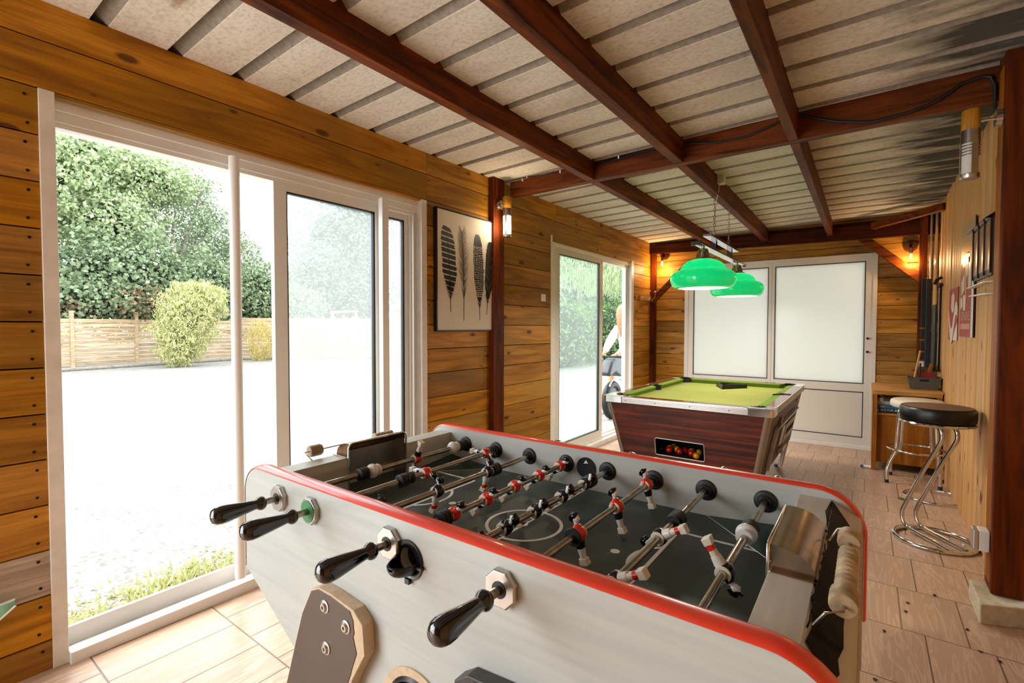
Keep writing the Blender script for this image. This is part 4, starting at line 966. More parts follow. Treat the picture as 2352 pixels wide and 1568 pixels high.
# ================================================================== PENDANT LAMP over the pool table
LX = -1.03
pl = thing('pendant_lamp', 'billiard pendant lamp with two green glass shades on chrome bars', 'pendant lamp', (LX, 4.45, 1.60))
YN, YF = 3.87-4.45, 5.06-4.45
mb = MB(); mb.box(-.033, .033, -.77, .85, .315, .333); bar = mb.build('lower_bar', 'chrome', pl, bevel=.002)
mb = MB(); mb.box(-.033, .033, -.47, .53, .415, .433); mb.build('upper_bar', 'chrome', pl, bevel=.002)
for y in (-.25, .30): mb = MB(); mb.box(-.02, .02, y-.018, y+.018, .333, .418); mb.build('spacer_block', 'gloss_black', pl, bevel=.002)
for y in (-.77, .84): mb = MB(); mb.box(-.035, .035, y-.008, y+.008, .305, .333); mb.build('bar_end_cap', 'gloss_black', bar)
for y in (YN, YF):
    R_ = .212
    pr = [(a*1.13, b) for a, b in [(.160, .0), (.180, .004), (.198, .020), (.208, .045), (R_, .072), (.208, .098), (.195, .118), (.172, .134), (.150, .140), (.146, .146), (.142, .162), (.126, .186), (.098, .208), (.066, .220), (.050, .224)]]
    mb = MB(); mb.lathe(pr, 48, (0, y, 0), 2, False, False); sh = mb.build('glass_shade', 'shade', pl, smooth=60)
    mb = MB(); mb.lathe([(r-.0045, z+.002) for r, z in pr], 48, (0, y, 0), 2, False, False); mb.build('shade_lining', 'shade_in', sh, smooth=60)
    mb = MB(); mb.lathe([(.001, .0015), (.179, .0015)], 40, (0, y, 0), 2, False, False); mb.build('diffuser', 'glow_white', sh)
    mb = MB(); mb.lathe([(.075, .216), (.068, .226), (.050, .236), (.044, .262), (.036, .296), (.030, .302), (.012, .304), (.012, .316)], 28, (0, y, 0), 2); mb.build('metal_cap', 'worn_chrome', sh, smooth=45)
    l = D.lights.new('pool_lamp_light', 'AREA'); l.shape = 'DISK'; l.size = .3; l.energy = 18; l.color = (1, .93, .82)
    lo = D.objects.new('pool_lamp_light', l); SC.collection.objects.link(lo); lo.location = (LX, 4.45+y, 1.597)
    l = D.lights.new('pool_lamp_bulb', 'POINT'); l.shadow_soft_size = .04; l.energy = .85; l.color = (1, .95, .88)
    lo = D.objects.new('pool_lamp_bulb', l); SC.collection.objects.link(lo); lo.location = (LX, 4.45+y, 1.70)
for y in (-.25, .25):
    z = .433; k = 0; top = 2.382-1.60; mb = MB()
    while z < top:
        c_ = z+.014; ps = []
        for j in range(16):
            a = 2*PI*j/16; u = .0075*math.cos(a); w = .019*math.sin(a); ps.append(((u, y, c_+w) if k % 2 else (0, y+u, c_+w)))
        mb.tube(ps, .002, 6, closed=True); z += .031; k += 1
    mb.build('chain', 'worn_chrome', pl, smooth=60)
mb = MB(); mb.tube([(.005, -.245, .44), (-.012, -.26, .50), (-.018, -.25, .56), (.0, -.24, .62), (.008, -.25, .70), (.02, -.26, .76), (.035, -.27, .82), (.038, -.275, .87)], .0035, 8); mb.build('power_cord', 'ivory', pl, smooth=60)
jb = thing('junction_box', 'small cream junction box on the side of the middle rafter', 'junction box', (-.99, 4.17, 2.455)); mb = MB(); mb.box(-.01, .035, -.035, .035, 0, .075); mb.build('box_body', 'ivory', jb, bevel=.004)
mb = MB(); mb.box(.035, .041, -.038, .038, -.002, .077); mb.build('box_lid', 'ivory', jb, bevel=.002)

# ================================================================== STOOLS, DESK AND THE RIGHT-HAND WALL
M['seat_black'] = plain('black vinyl', '#0a0a0c', .35, bump=.1, nscale=20)
M['seat_worn'] = plain('worn brown seat top', '#5a3c2c', .55, noise=.2, nscale=9)
M['seat_white'] = plain('off white vinyl', '#d6cdbc', .45, noise=.06)
st = thing('bar_stool', 'chrome cantilever bar stool with thick black vinyl seat, nearest stool', 'bar stool', (.356, 3.985, zf(3.985)), 0, 'bar stools')
mb = MB(); R_ = .197; mb.tube([(R_*math.cos(a), R_*math.sin(a), .0135) for a in [2*PI*k/48 for k in range(48)]], .0135, 12, closed=True); mb.build('base_ring', 'chrome', st, smooth=60)
dv = Vector((-.62, .78, 0)).normalized(); sd = Vector((dv.y, -dv.x, 0))   # legs sweep along dv, side by side along sd
for s_ in (-1, 1):
    o_ = sd*(.048*s_)+Vector((.0, .0, 0))
    ctrl = [(-.17, .014), (-.06, .022), (.10, .032), (.150, .042), (.178, .075), (.182, .12), (.165, .17), (.02, .465), (-.075, .635), (-.088, .68), (-.082, .712), (-.06, .732), (-.02, .738), (.05, .738)]
    # smooth the centre line
    pts = []
    for i in range(len(ctrl)-1):
        p0, p1, p2, p3 = ctrl[max(i-1, 0)], ctrl[i], ctrl[i+1], ctrl[min(i+2, len(ctrl)-1)]
        for k in range(4):
            t_ = k/4; q = [.5*((2*p1[j])+(-p0[j]+p2[j])*t_+(2*p0[j]-5*p1[j]+4*p2[j]-p3[j])*t_*t_+(-p0[j]+3*p1[j]-3*p2[j]+p3[j])*t_**3) for j in (0, 1)]; pts.append(q)
    pts.append(ctrl[-1]); mb = MB(); mb.tube([tuple(dv*a+o_+Vector((0, 0, b))) for a, b in pts], .0125, 12); mb.build('leg', 'chrome', st, smooth=60)
mb = MB(); mb.lathe([(.001, .740), (.165, .740), (.183, .745), (.188, .753), (.184, .760), (.02, .760)], 48); mb.build('seat_rim', 'chrome', st, smooth=50)
mb = MB(); mb.lathe([(.02, .757), (.172, .758), (.183, .768), (.1865, .80), (.185, .837), (.179, .848)], 48, cap1=True); sc2 = mb.build('seat', 'seat_black', st, smooth=50)
mb = MB(); mb.lathe([(.172, .8485), (.174, .852), (.14, .855), (.02, .856)], 48); mb.build('seat_top', 'seat_worn', sc2, smooth=60)
st['label'] = 'chrome cantilever bar stool with thick black vinyl seat, nearest stool'
for ch in st.children: ch.scale = (1, 1, 1)
wx, wy = .355, 5.44
ws = thing('bar_stool', 'chrome four-legged stool with an off-white round seat, before the desk', 'bar stool', (wx, wy, zf(wy)), 0, 'bar stools')
feet = [(.156-wx, 5.375-wy-.03), (.19-wx, 5.70-wy-.05), (.512-wx, 5.44-wy-.08), (.548-wx, 5.62-wy)]
for fx, fy in feet:
    v = Vector((fx, fy, 0)); a = v.normalized()
    mb = MB(); pts = [a*.10+Vector((0, 0, .665)), a*.125+Vector((0, 0, .655)), a*.135+Vector((0, 0, .62)), a*.15+Vector((0, 0, .33)), a*.158+Vector((0, 0, .27)), a*(v.length-.02)+Vector((0, 0, .18)), a*(v.length-.003)+Vector((0, 0, .12)), v+Vector((0, 0, .02))]
    mb.tube(pts, .0135, 12); lg = mb.build('leg', 'chrome', ws, smooth=60)
    mb = MB(); mb.cyl((fx, fy, 0), (fx, fy, .028), .0155); mb.build('foot_cap', 'rubber', lg, smooth=40)
mb = MB(); mb.tube([(.20*math.cos(2*PI*k/40), .20*math.sin(2*PI*k/40), .30) for k in range(40)], .009, 10, closed=True); mb.build('foot_ring', 'chrome', ws, smooth=60)
mb = MB(); mb.lathe([(.02, .665), (.17, .665), (.183, .675), (.187, .70), (.182, .725), (.165, .735), (.05, .74)], 40); mb.build('seat', 'seat_white', ws, smooth=60)
hp = MB(); R_ = .185; hp.tube([(R_*math.cos(2*PI*k/48), R_*math.sin(2*PI*k/48), .0075+.018*(1+math.cos(2*PI*k/48-.3))/2) for k in range(48)], .0075, 10, closed=True)
h_ = hp.build('chrome_hoop', 'chrome', smooth=60); h_.location = (.44, 5.02, zf(5.02)+.001); tag(h_, 'thin chrome hoop lying on the tiles behind the black stool', 'metal ring')

M['desk_x'] = wood('oak veneer', '#a8743c', '#d3a066', 0, knots=False, tone=(.95, 1.05))
M['desk_z'] = wood('oak veneer upright', '#7c4718', '#a66a2c', 2, knots=False, tone=(.95, 1.05))
dk = thing('desk', 'small oak desk with open shelf, in the far right corner', 'desk', (.30, 6.08, zf(6.08)))
def dbx(nm, mt, *b, par=dk, bev=.002):
    mb = MB(); mb.box(*b); return mb.build(nm, mt, par, bevel=bev)
dt = dbx('desk_top', 'desk_x', -.262, .256, -.335, .33, .765, .783); dbx('top_edge', 'desk_x', -.255, .250, -.328, .33, .733, .765, par=dt)
for x in (-.253, .213): lg = dbx('leg', 'desk_z', x, x+.037, -.325, -.288, 0, .735); dbx('leg', 'desk_z', x, x+.037, .28, .317, 0, .735)
dbx('side_panel', 'desk_z', -.250, -.236, -.28, .28, .06, .70); dbx('side_panel', 'desk_z', .236, .250, -.28, .28, .06, .70)
dbx('shelf', 'desk_x', -.236, .236, -.27, .28, .530, .548); dbx('front_panel', 'desk_z', -.236, .236, -.262, -.248, .075, .530); dbx('back_panel', 'desk_z', -.236, .236, .27, .28, .06, .73)
dbx('chipped_edge', 'chipboard', -.256, -.2495, -.26, -.245, .10, .66, bev=0)
SZ = zf(6.08)+.548
def bx(nm, lb, cat, mt, x0, x1, y0, y1, z0_, h, grp=None):
    mb = MB(); mb.box(x0, x1, y0, y1, 0, h); o = thing(nm, lb, cat, ((x0+x1)/2*0, 0, z0_), 0, grp); mb.build('box_body', mt, o, bevel=.0015); return o
M['navy_card'] = plain('navy printed card', '#12162e', .45); M['blue_card'] = plain('blue printed card', '#1d6f9e', .45, noise=.2, nscale=30); M['grey_card'] = plain('grey printed card', '#b4b0aa', .5, noise=.2, nscale=25)
g1 = bx('game_box', 'navy board game box lettered in white, bottom of the desk shelf stack', 'board game', 'navy_card', .075, .40, 5.83, 6.15, SZ+.0005, .042, 'board games in the desk shelf')
MB().box(.075, .095, 5.8285, 5.83, .006, .036).build('end_label', 'grey_card', g1)
text_mesh('GO FOR BROKE', .026, .0006, 'box_lettering', 'fig_white', g1, Matrix.Translation((.205, 5.829, .029)) @ Matrix.Rotation(PI/2, 4, 'X'))
text_mesh('?', .016, .0006, 'box_lettering', 'fig_white', g1, Matrix.Translation((.150, 5.829, .010)) @ Matrix.Rotation(PI/2, 4, 'X'))
g2 = bx('game_box', 'bright blue board game box, middle of the desk shelf stack', 'board game', 'blue_card', .072, .36, 5.84, 6.12, SZ+.043, .036, 'board games in the desk shelf')
MB().box(.11, .14, 5.8385, 5.84, .008, .028).build('cover_panel', 'grey_card', g2)
g3 = bx('game_box', 'pale grey board game box, topmost in the desk shelf', 'board game', 'grey_card', .075, .34, 5.85, 6.12, SZ+.0795, .032, 'board games in the desk shelf')
# basket with bits on the desk
DZ = zf(6.08)+.783
bk = thing('plastic_basket', 'grey plastic basket of odds and ends on the desk top', 'basket', (.435, 6.02, DZ+.0005))
def rr(w, d, z): return [(-w, -d, z), (w, -d, z), (w, d, z), (-w, d, z)]
M['grey_plastic'] = plain('taupe grey plastic', '#4d4740', .55)
w0, d0, w1_, d1_, H_ = .10, .075, .122, .095, .115
mb = MB()
for (ax, sg) in ((0, -1), (0, 1), (1, -1), (1, 1)):
    if ax == 0: mb.hexa([(sg*w0, -d0, 0), (sg*(w0-.004), -d0, 0), (sg*(w0-.004), d0, 0), (sg*w0, d0, 0)], [(sg*w1_, -d1_, H_), (sg*(w1_-.004), -d1_, H_), (sg*(w1_-.004), d1_, H_), (sg*w1_, d1_, H_)])
    else: mb.hexa([(-w0, sg*d0, 0), (w0, sg*d0, 0), (w0, sg*(d0-.004), 0), (-w0, sg*(d0-.004), 0)], [(-w1_, sg*d1_, H_), (w1_, sg*d1_, H_), (w1_, sg*(d1_-.004), H_), (-w1_, sg*(d1_-.004), H_)])
mb.box(-w0, w0, -d0, d0, 0, .004); mb.box(-w1_-.004, w1_+.004, -d1_-.004, -d1_+.002, H_-.004, H_); mb.box(-w1_-.004, w1_+.004, d1_-.002, d1_+.004, H_-.004, H_); mb.box(-w1_-.004, -w1_+.002, -d1_, d1_, H_-.004, H_); mb.box(w1_-.002, w1_+.004, -d1_, d1_, H_-.004, H_)
mb.build('basket_body', 'grey_plastic', bk, bevel=.0015)
mb = MB(); mb.box(-.035, .03, -d1_-.0022+.004, -d1_+.006, .078, .097); mb.M = Matrix(); mb.build('hand_slot', 'dark', bk)
mb = MB(); mb.tube([(0, 0, .01), (.05, .02, .36)], .009, 10, rs=[.011, .0075]); o = mb.build('wooden_stick', 'plank_z', smooth=50); o.location = (.355, 6.00, DZ+.0055); tag(o, 'pale wooden stick leaning out of the grey basket', 'stick')
M['bat_red'] = plain('red rubber', '#8a1210', .6)
bt = thing('table_tennis_bat', 'dark red table tennis bat standing in the grey basket', 'table tennis bat', (.44, 6.02, DZ+.006))
mb = MB(); mb.M = Matrix.Rotation(math.radians(12), 4, 'Y'); mb.lathe([(.001, -.005), (.066, -.005), (.07, 0), (.066, .005), (.001, .005)], 28, (0, 0, .09), 1); mb.build('blade', 'bat_red', bt, smooth=40)
mb = MB(); mb.M = Matrix.Rotation(math.radians(12), 4, 'Y'); mb.box(-.013, .013, -.01, .01, .155, .24); mb.build('bat_handle', 'orange_z', bt, bevel=.004)
mb = MB(); mb.tube([(0, 0, 0), (.01, .0, .22), (.012, .0, .24)], .0075, 10); o = mb.build('felt_marker', 'rubber', smooth=50); o.location = (.395, 5.99, DZ+.006); tag(o, 'thin black rod upright in the grey basket', 'rod')
# cues and rack at the corner
M['cue_wood'] = plain('maple cue shaft', '#cfa368', .3); M['cue_butt'] = plain('dark blue cue butt', '#0e1a26', .25)
cr = thing('cue_rack', 'black wall cue rack with clip and foot ledge by the corner', 'cue rack', (.545, 6.24, .895))
mb = MB(); mb.box(-.045, .016, -.14, .14, -.012, .004); mb.build('foot_ledge', 'black', cr, bevel=.002)
mb = MB(); mb.box(-.008, .016, -.14, .14, .80, .83); mb.tube([(-.045, -.16, .815), (-.03, -.16, .86), (.01, -.165, .88)], .014, 8); mb.build('cue_clip', 'black', cr, bevel=.002)
mb = MB(); mb.box(.008, .016, -.02, .02, .003, .80); mb.build('back_strip', 'black', cr)
for k, (y, lb, L) in enumerate([(6.14, 'wooden pool cue with dark blue butt, nearest in the wall rack', 1.35), (6.21, 'wooden pool cue standing second in the wall rack', 1.40), (6.29, 'wooden pool cue at the corner end of the wall rack', 1.32)]):
    q = thing('pool_cue', lb, 'pool cue', (.516, y, .902), 0, 'pool cues in the wall rack')
    mb = MB(); mb.tube([(0, 0, 0), (0, 0, .02), (0, 0, .62)], .015, 14, rs=[.012, .0145, .0105]); mb.build('butt', 'cue_butt' if k != 1 else 'gloss_black', q, smooth=50)
    mb = MB(); mb.tube([(0, 0, .62), (0, 0, L)], .01, 12, rs=[.0104, .006]); mb.build('shaft', 'cue_wood', q, smooth=50)
for k, (x, y, za, zb_, lb) in enumerate([(.455, 6.50, .99, 1.80, 'narrow black wooden score rail fixed beside the corner post'), (.485, 6.40, .905, 1.79, 'tall narrow black cue case hanging by the corner')]):
    q = thing('cue_case' if k else 'score_rail', lb, 'cue case' if k else 'score rail', (x, y, za)); mb = MB(); mb.box(-.02, .02, -.02, .02, 0, zb_-za); mb.build('case_body', 'rubber', q, bevel=.004)
    if not k:
        for z in (.06, .18, .30): mb = MB(); mb.box(-.03, .012, -.026, -.02, z, z+.012); mb.build('slider', 'gold', q)
sb = thing('score_box', 'small brown box with a white label under the score rail', 'small box', (.455, 6.49, .873)); mb = MB(); mb.box(-.035, .03, -.02, .02, 0, .10); mb.build('box_body', 'brown_lam', sb, bevel=.002); MB().box(-.03, .01, -.0215, -.0195, .03, .085).build('white_label', 'ivory', sb)
for k, (x, y) in enumerate([(.505, 6.56), (.54, 6.50), (.575, 6.47)]):
    mb = MB(); mb.cyl((0, 0, 0), (0, 0, 1.56), .011, n=12); o = mb.build('wall_pipe', 'brushed', smooth=50); o.location = (x, y, .92); tag(o, ['thin steel pipe running up beside the corner post', 'middle steel pipe running up the corner', 'thin steel pipe nearest the planked wall end'][k], 'pipe', 'pipes in the far right corner')

# posters
M['poster_red'] = plain('red poster paper', '#9c1a10', .5, noise=.06); M['poster_white'] = plain('white poster paper', '#dcd6cc', .35); M['poster_grey'] = plain('faded poster paper', '#b49c80', .4, noise=.15); M['poster_yellow'] = plain('yellow poster ink', '#d8942a', .35); M['poster_pale'] = plain('pale poster ink', '#c99a80', .4)
def poster(nm, lb, y0, y1, z0_, z1_, mt):
    o = thing(nm, lb, 'poster', (XR-.006, (y0+y1)/2, z0_)); mb = MB(); mb.box(-.0015, .0015, (y0-y1)/2, (y1-y0)/2, 0, z1_-z0_); mb.build('paper', mt, o); return o, (y1-y0), (z1_-z0_)
def pflat(o, nm, mt, poly, d=.0022):   # poly in (u: toward the far end, v: up)
    mb = MB(); mb.prism(poly, 0, -d, -.0014); return mb.build(nm, mt, o)
p1, w_, h_ = poster('poster', 'small red and white poster with a white ribbon wave, next to the cue rack', 5.06, 5.56, 1.20, 1.62, 'poster_red')
wv_ = [(-.25+.5*k/16, .20+.11*math.sin(PI*2*k/16+.5)) for k in range(17)]; wv2 = [(x, z-.10-.03*math.cos(x*9)) for x, z in wv_]
pflat(p1, 'white_wave', 'poster_white', wv_+wv2[::-1]); pflat(p1, 'white_figure', 'poster_white', [(-.06, .36), (.02, .39), (.10, .36), (.12, .27), (.05, .22), (-.05, .24)], .0026); pflat(p1, 'white_corner', 'poster_white', [(-.25, 0), (-.02, 0), (-.12, .08), (-.25, .14)])
p2, w_, h_ = poster('poster', 'tall red poster with white right-hand margin and glassware artwork', 4.34, 4.95, 1.235, 2.03, 'poster_red')
pflat(p2, 'white_margin', 'poster_white', [(-.305, 0), (-.19, .0), (-.20, .52), (-.305, .52)]); pflat(p2, 'faded_top', 'poster_grey', [(-.305, .52), (-.20, .52), (-.10, .60), (.305, .52), (.305, .795), (-.305, .795)])
for q_ in ([(-.16, .36), (-.06, .33), (-.04, .56), (-.13, .55)], [(.10, .34), (.24, .30), (.26, .40), (.12, .46)], [(-.10, .52), (.20, .50), (.26, .57), (.0, .60), (-.12, .58)], [(-.02, .44), (.04, .42), (.06, .50), (-.02, .52)], [(.18, .22), (.27, .20), (.28, .28), (.20, .29)]): pflat(p2, 'white_artwork', 'poster_white', q_, .0026)
pflat(p2, 'orange_drink', 'poster_yellow', [(-.12, .58), (.10, .60), (.20, .66), (-.08, .67)], .0026)
pflat(p2, 'yellow_straw', 'poster_yellow', [(.02, .28), (.06, .28), (.10, .56), (.05, .58)], .003); pflat(p2, 'white_glass', 'poster_white', [(.06, .19), (.14, .19), (.16, .30), (.04, .30)], .0026)
text_mesh('GENUINE', .085, .0004, 'poster_lettering', 'poster_pale', p2, Matrix.Translation((-.0022, .05, .145)) @ Matrix.Rotation(-PI/2, 4, 'Z') @ Matrix.Rotation(PI/2, 4, 'X'))
mb = MB()
for k in range(8): mb.box(-.0022, -.0014, -.14+k*.05, -.105+k*.05, .055, .095)
mb.build('small_print', 'poster_pale', p2); mb = MB(); mb.box(-.006, 0, -.31, -.303, .0, .80); mb.build('black_edge', 'rubber', p2)
M['reflection'] = plain('pale copper sheet', '#b88a68', .38, .6)  # pane colour imitates the warm wood wall mirrored in it
# lantern-shaped wall mirror
wm = thing('wall_mirror', 'small house-shaped wall mirror with black bars and sloping top', 'mirror', (.558, 4.10, 1.578))
mb = MB(); mb.prism([(-.33, .02), (.25, .02), (.25, .34), (-.33, .34)], 0, -.010, .004); mb.build('back_board', 'brown_lam', wm)
for k in range(3): mb = MB(); mb.box(-.013, -.010, -.32+k*.19, -.15+k*.19, .055, .33); mb.build('mirror_pane', 'reflection', wm)
for k in range(4): mb = MB(); mb.box(-.020, -.009, -.335+k*.19, -.32+k*.19, .03, .34); mb.build('black_bar', 'black', wm, bevel=.002)
mb = MB(); mb.hexa([(-.045, -.33, .335), (.005, -.33, .340), (.005, .29, .340), (-.045, .29, .335)], [(-.04, -.32, .342), (.005, -.32, .375), (.005, .27, .375), (-.04, .28, .342)]); mb.build('sloping_top', 'gloss_black', wm, bevel=.002)
mb = MB(); mb.box(-.035, .004, -.31, .30, -.02, -.012); mb.hexa([(-.03, -.32, -.09), (.004, -.32, -.09), (.004, .25, -.075), (-.03, .25, -.075)], [(-.03, -.32, -.08), (.004, -.32, -.08), (.004, .25, -.067), (-.03, .25, -.067)]); mb.build('white_shelf_bar', 'white_paint', wm, bevel=.002)

# wall lamps on the posts, lamp heads of wood and steel
M['lamp_wood'] = wood('turned pine', '#8a5a1e', '#c48a3e', 2, knots=False, fine=3)
def post_lamp(lb, loc, arm, lit):
    o = thing('wall_lamp', lb, 'wall lamp', loc, 0, 'cylinder lamps on the posts'); a = Vector(arm)
    mb = MB(); mb.lathe([(.001, .225), (.033, .225), (.035, .228), (.035, .318), (.033, .321), (.001, .321)], 28); mb.build('wood_top', 'lamp_wood', o, smooth=40)
    mb = MB(); mb.lathe([(.030, .170), (.036, .170), (.036, .226), (.030, .226)], 28, cap0=False, cap1=False); 
    mb.build('steel_sleeve', 'brushed', o, smooth=40); mb = MB(); mb.lathe([(.001, .0), (.034, .0), (.036, .003), (.036, .022), (.001, .022)], 28); mb.build('end_cap', 'brushed', o, smooth=40)
    mb = MB()
    for z in (.108, .122, .136, .150, .164): mb.lathe([(.0335, z), (.0365, z), (.0365, z+.005), (.0335, z+.005), (.0335, z)], 28, (0, 0, 0), 2, False, False)
    for k in range(3): an = 2*PI*k/3+.9; mb.M = Matrix.Rotation(an, 4, 'Z'); mb.box(.0335, .0365, -.006 if lit else -.012, .006 if lit else .012, .018, .175)
    mb.build('steel_cage', 'brushed', o)
    mb = MB(); mb.cyl((0, 0, .022), (0, 0, .172), .031, n=24); mb.build('frosted_tube', 'glow_lamp' if lit else 'poster_white', o, smooth=40)
    mb = MB(); mb.cyl((0, 0, .265), tuple(a), .0065, n=12); n_ = a-Vector((0, 0, .265)); n_.normalize(); mb.cyl(tuple(a-n_*.012), tuple(a+n_*.010), .038, .040, 28); mb.build('wall_bracket', 'chrome', o, smooth=40)
    if lit:
        l = D.lights.new('post_lamp_light', 'POINT'); l.energy = 3.6; l.shadow_soft_size = .035; l.color = (1, .82, .55)
        q = D.objects.new('post_lamp_light', l); SC.collection.objects.link(q); q.location = (loc[0]+.045, loc[1]-.05, loc[2]+.09)
    return o
post_lamp('lit cylinder lamp with wooden top on the dark post beside the feather picture', (-2.352, 3.125, 2.022), (-.062, -.01, .262), True)
post_lamp('unlit cylinder lamp with wooden top on the right-hand dark post', (.374, 3.15, 2.005), (.094, .0, .262), False)
# bare bulb lamps on the back wall
M['bronze'] = plain('bronze wall plate', '#6b4326', .25, .8)
def bulb_lamp(lb, loc):
    o = thing('bulb_lamp', lb, 'wall lamp', loc, 0, 'bare bulb lamps on the back wall')
    mb = MB(); mb.lathe([(.001, .045), (.052, .04), (.062, .02), (.064, 0)], 28, (0, 0, .07), 1); mb.M = Matrix(); mb.build('wall_plate', 'bronze', o, smooth=50)
    o2 = o.children[0]; o2.data.transform(Matrix.Scale(-1, 4, (0, 1, 0))); o2.data.flip_normals()
    mb = MB(); mb.cyl((0, -.03, .07), (0, -.115, .03), .014, n=16); mb.cyl((0, -.115, .035), (0, -.115, -.015), .019, .016, 16); mb.build('socket', 'bronze', o, smooth=40)
    mb = MB(); mb.lathe([(.013, -.015), (.016, -.03), (.024, -.055), (.025, -.072), (.018, -.092), (.004, -.10)], 20, (0, -.115, 0)); b = mb.build('glass_bulb', 'clear', o, smooth=60)
    mb = MB(); mb.tube([(-.005, -.115, -.03), (-.007, -.115, -.075), (0, -.115, -.085), (.007, -.115, -.075), (.005, -.115, -.03)], .0028, 8); mb.build('filament', 'filament', b, smooth=60)
    l = D.lights.new('bulb_light', 'POINT'); l.energy = 9; l.shadow_soft_size = .02; l.color = (1, .62, .28)
    q = D.objects.new('bulb_light', l); SC.collection.objects.link(q); q.location = (loc[0], loc[1]-.16, loc[2]-.13)
bulb_lamp('bare bulb wall lamp above the desk corner, right of the frosted doors', (.35, YB-.002, 2.105))
bulb_lamp('bare bulb wall lamp by the left corner post, over the hook rail', (-2.30, YB-.002, 2.235))

# feather picture
fp = thing('feather_picture', 'black framed canvas print of four black feathers', 'picture', (XL+.004, 2.76, 1.28))
mb = MB(); mb.box(0, .028, -.325, .325, 0, .855); mb.build('canvas', 'poster_white', fp)
fr_ = D.objects['canvas'] if 'canvas' in D.objects else None
mb = MB(); mb.box(0, .032, -.334, -.325, -.009, .864); mb.box(0, .032, .325, .334, -.009, .864); mb.box(0, .032, -.325, .325, -.009, 0); mb.box(0, .032, -.325, .325, .855, .864); mb.build('frame', 'black', fp)
M['canvas'] = plain('warm white canvas', '#d8ccbc', .6); fp.children[0].data.materials[0] = M['canvas']
M['ink'] = plain('black printing ink', '#0d0c0b', .6); M['ink_grey'] = plain('grey printing ink', '#756a5e', .6)
fr = random.Random(5)
def fth(nm, cy_, z0_, z1_, wid, lean, kind):
    """a feather printed flat on the canvas: quill plus barbs, v along its length"""
    mb = MB(); X0, X1 = .0281, .0286
    def cen(v): return cy_+lean*(1-v)+.01*math.sin(v*3)
    def wd(v): 
        if v < .22: return wid*.10*(v/.22)
        return wid*min(1, (v-.12)*3.2)*math.sqrt(max(0, 1-((v-.55)/.46)**4 if v > .55 else 1))
    H = z1_-z0_
    if kind == 'bands':
        n = 13
        for k in range(n):
            v0, v1 = .18+k*.82/n, .18+(k+.78)*.82/n
            L = []; R = []
            for j in range(7):
                v = v0+(v1-v0)*j/6; w = max(.004, wd(v)*fr.uniform(.9, 1.05)); L.append((cen(v)-w, z0_+H*v+.01)); R.append((cen(v)+w*1.05, z0_+H*v-.004))
            mb.prism(L+R[::-1], 0, X0, X1)
    elif kind in ('solid', 'dots'):
        L = []; R = []
        for j in range(40):
            v = .17+.83*j/39; w = wd(v); L.append((cen(v)-w*fr.uniform(.9, 1.02), z0_+H*v)); R.append((cen(v)+w*fr.uniform(.85, 1.0), z0_+H*v))
        mb.prism(L+R[::-1], 0, X0, X1)
    else:
        for k in range(90):
            v = .2+.78*k/90
            for s_ in (-1, 1):
                if fr.random() < .25 and v < .5: continue
                w = wd(v)*fr.uniform(.7, 1.1); a = (cen(v), z0_+H*v); b = (cen(v)+s_*w, z0_+H*(v+.10)); mb.prism([(a[0], a[1]), (b[0], b[1]), (a[0], a[1]+.007)], 0, X0, X1)
    if kind in ('bands', 'solid', 'dots'):
        for k in range(26):
            v = .14+.22*k/26
            for s_ in (-1, 1):
                w = wd(v+.12)*fr.uniform(.5, 1.0); a = (cen(v), z0_+H*v); b = (cen(v)+s_*w, z0_+H*(v+.05)); mb.prism([(a[0], a[1]), (b[0], b[1]), (a[0], a[1]+.004)], 0, X0, X1)
    o = mb.build('feather_print', 'ink' if kind != 'down' else 'ink_grey', fp)
    m2 = MB(); pts = [(X1+.0001, cen(v), z0_+H*v) for v in [k/24 for k in range(25)]]
    for k in range(24):
        w0_, w1__ = .001+.0028*(1-abs(k/24-.35)), .001+.0028*(1-abs((k+1)/24-.35))
        a, b = pts[k], pts[k+1]; m2.prism([(a[1]-w0_, a[2]), (a[1]+w0_, a[2]), (b[1]+w1__, b[2]), (b[1]-w1__, b[2])], 0, X1, X1+.0003)
    m2.build('quill', 'ink', o)
    if kind in ('dots', 'solid'):
        m3 = MB()
        if kind == 'dots':
            for r_ in range(26):
                v = .28+.60*r_/26; w = wd(v)
                for c_ in (-.78, -.45, -.15, .18, .5, .8):
                    y = cen(v)+c_*w; z = z0_+H*v+fr.uniform(-.003, .003); m3.prism([(y+.0042*math.cos(a_), z+.0052*math.sin(a_)) for a_ in [PI/3*k for k in range(6)]], 0, X1, X1+.0003)
        else:
            for k in range(46):
                v = .3+.62*fr.random(); s_ = fr.choice((-1, 1, -1)); w = wd(v); a = (cen(v)+s_*w*.1, z0_+H*(v-.02)); b = (cen(v)+s_*w*.95, z0_+H*(v+.09)); m3.prism([a, b, (b[0], b[1]+.003), (a[0], a[1]+.0015)], 0, X1, X1+.0003)
        m3.build('pale_marks', 'canvas' if kind == 'dots' else 'ink_grey', o)
fth('f1', -.235, .13, .745, .072, .045, 'bands'); fth('f2', -.07, .07, .735, .060, .02, 'down'); fth('f3', .105, .075, .735, .062, .03, 'dots'); fth('f4', .265, .12, .70, .055, -.045, 'solid')
sw = thing('light_switch', 'white light switch on the boards left of the far sliding door', 'switch', (XL, 3.857, 1.545)); mb = MB(); mb.box(0, .009, -.037, .037, 0, .068); mb.build('switch_plate', 'white_paint', sw, bevel=.003); mb = MB(); mb.box(.009, .013, -.016, .016, .016, .052); mb.build('rocker', 'white_paint', sw, bevel=.002)
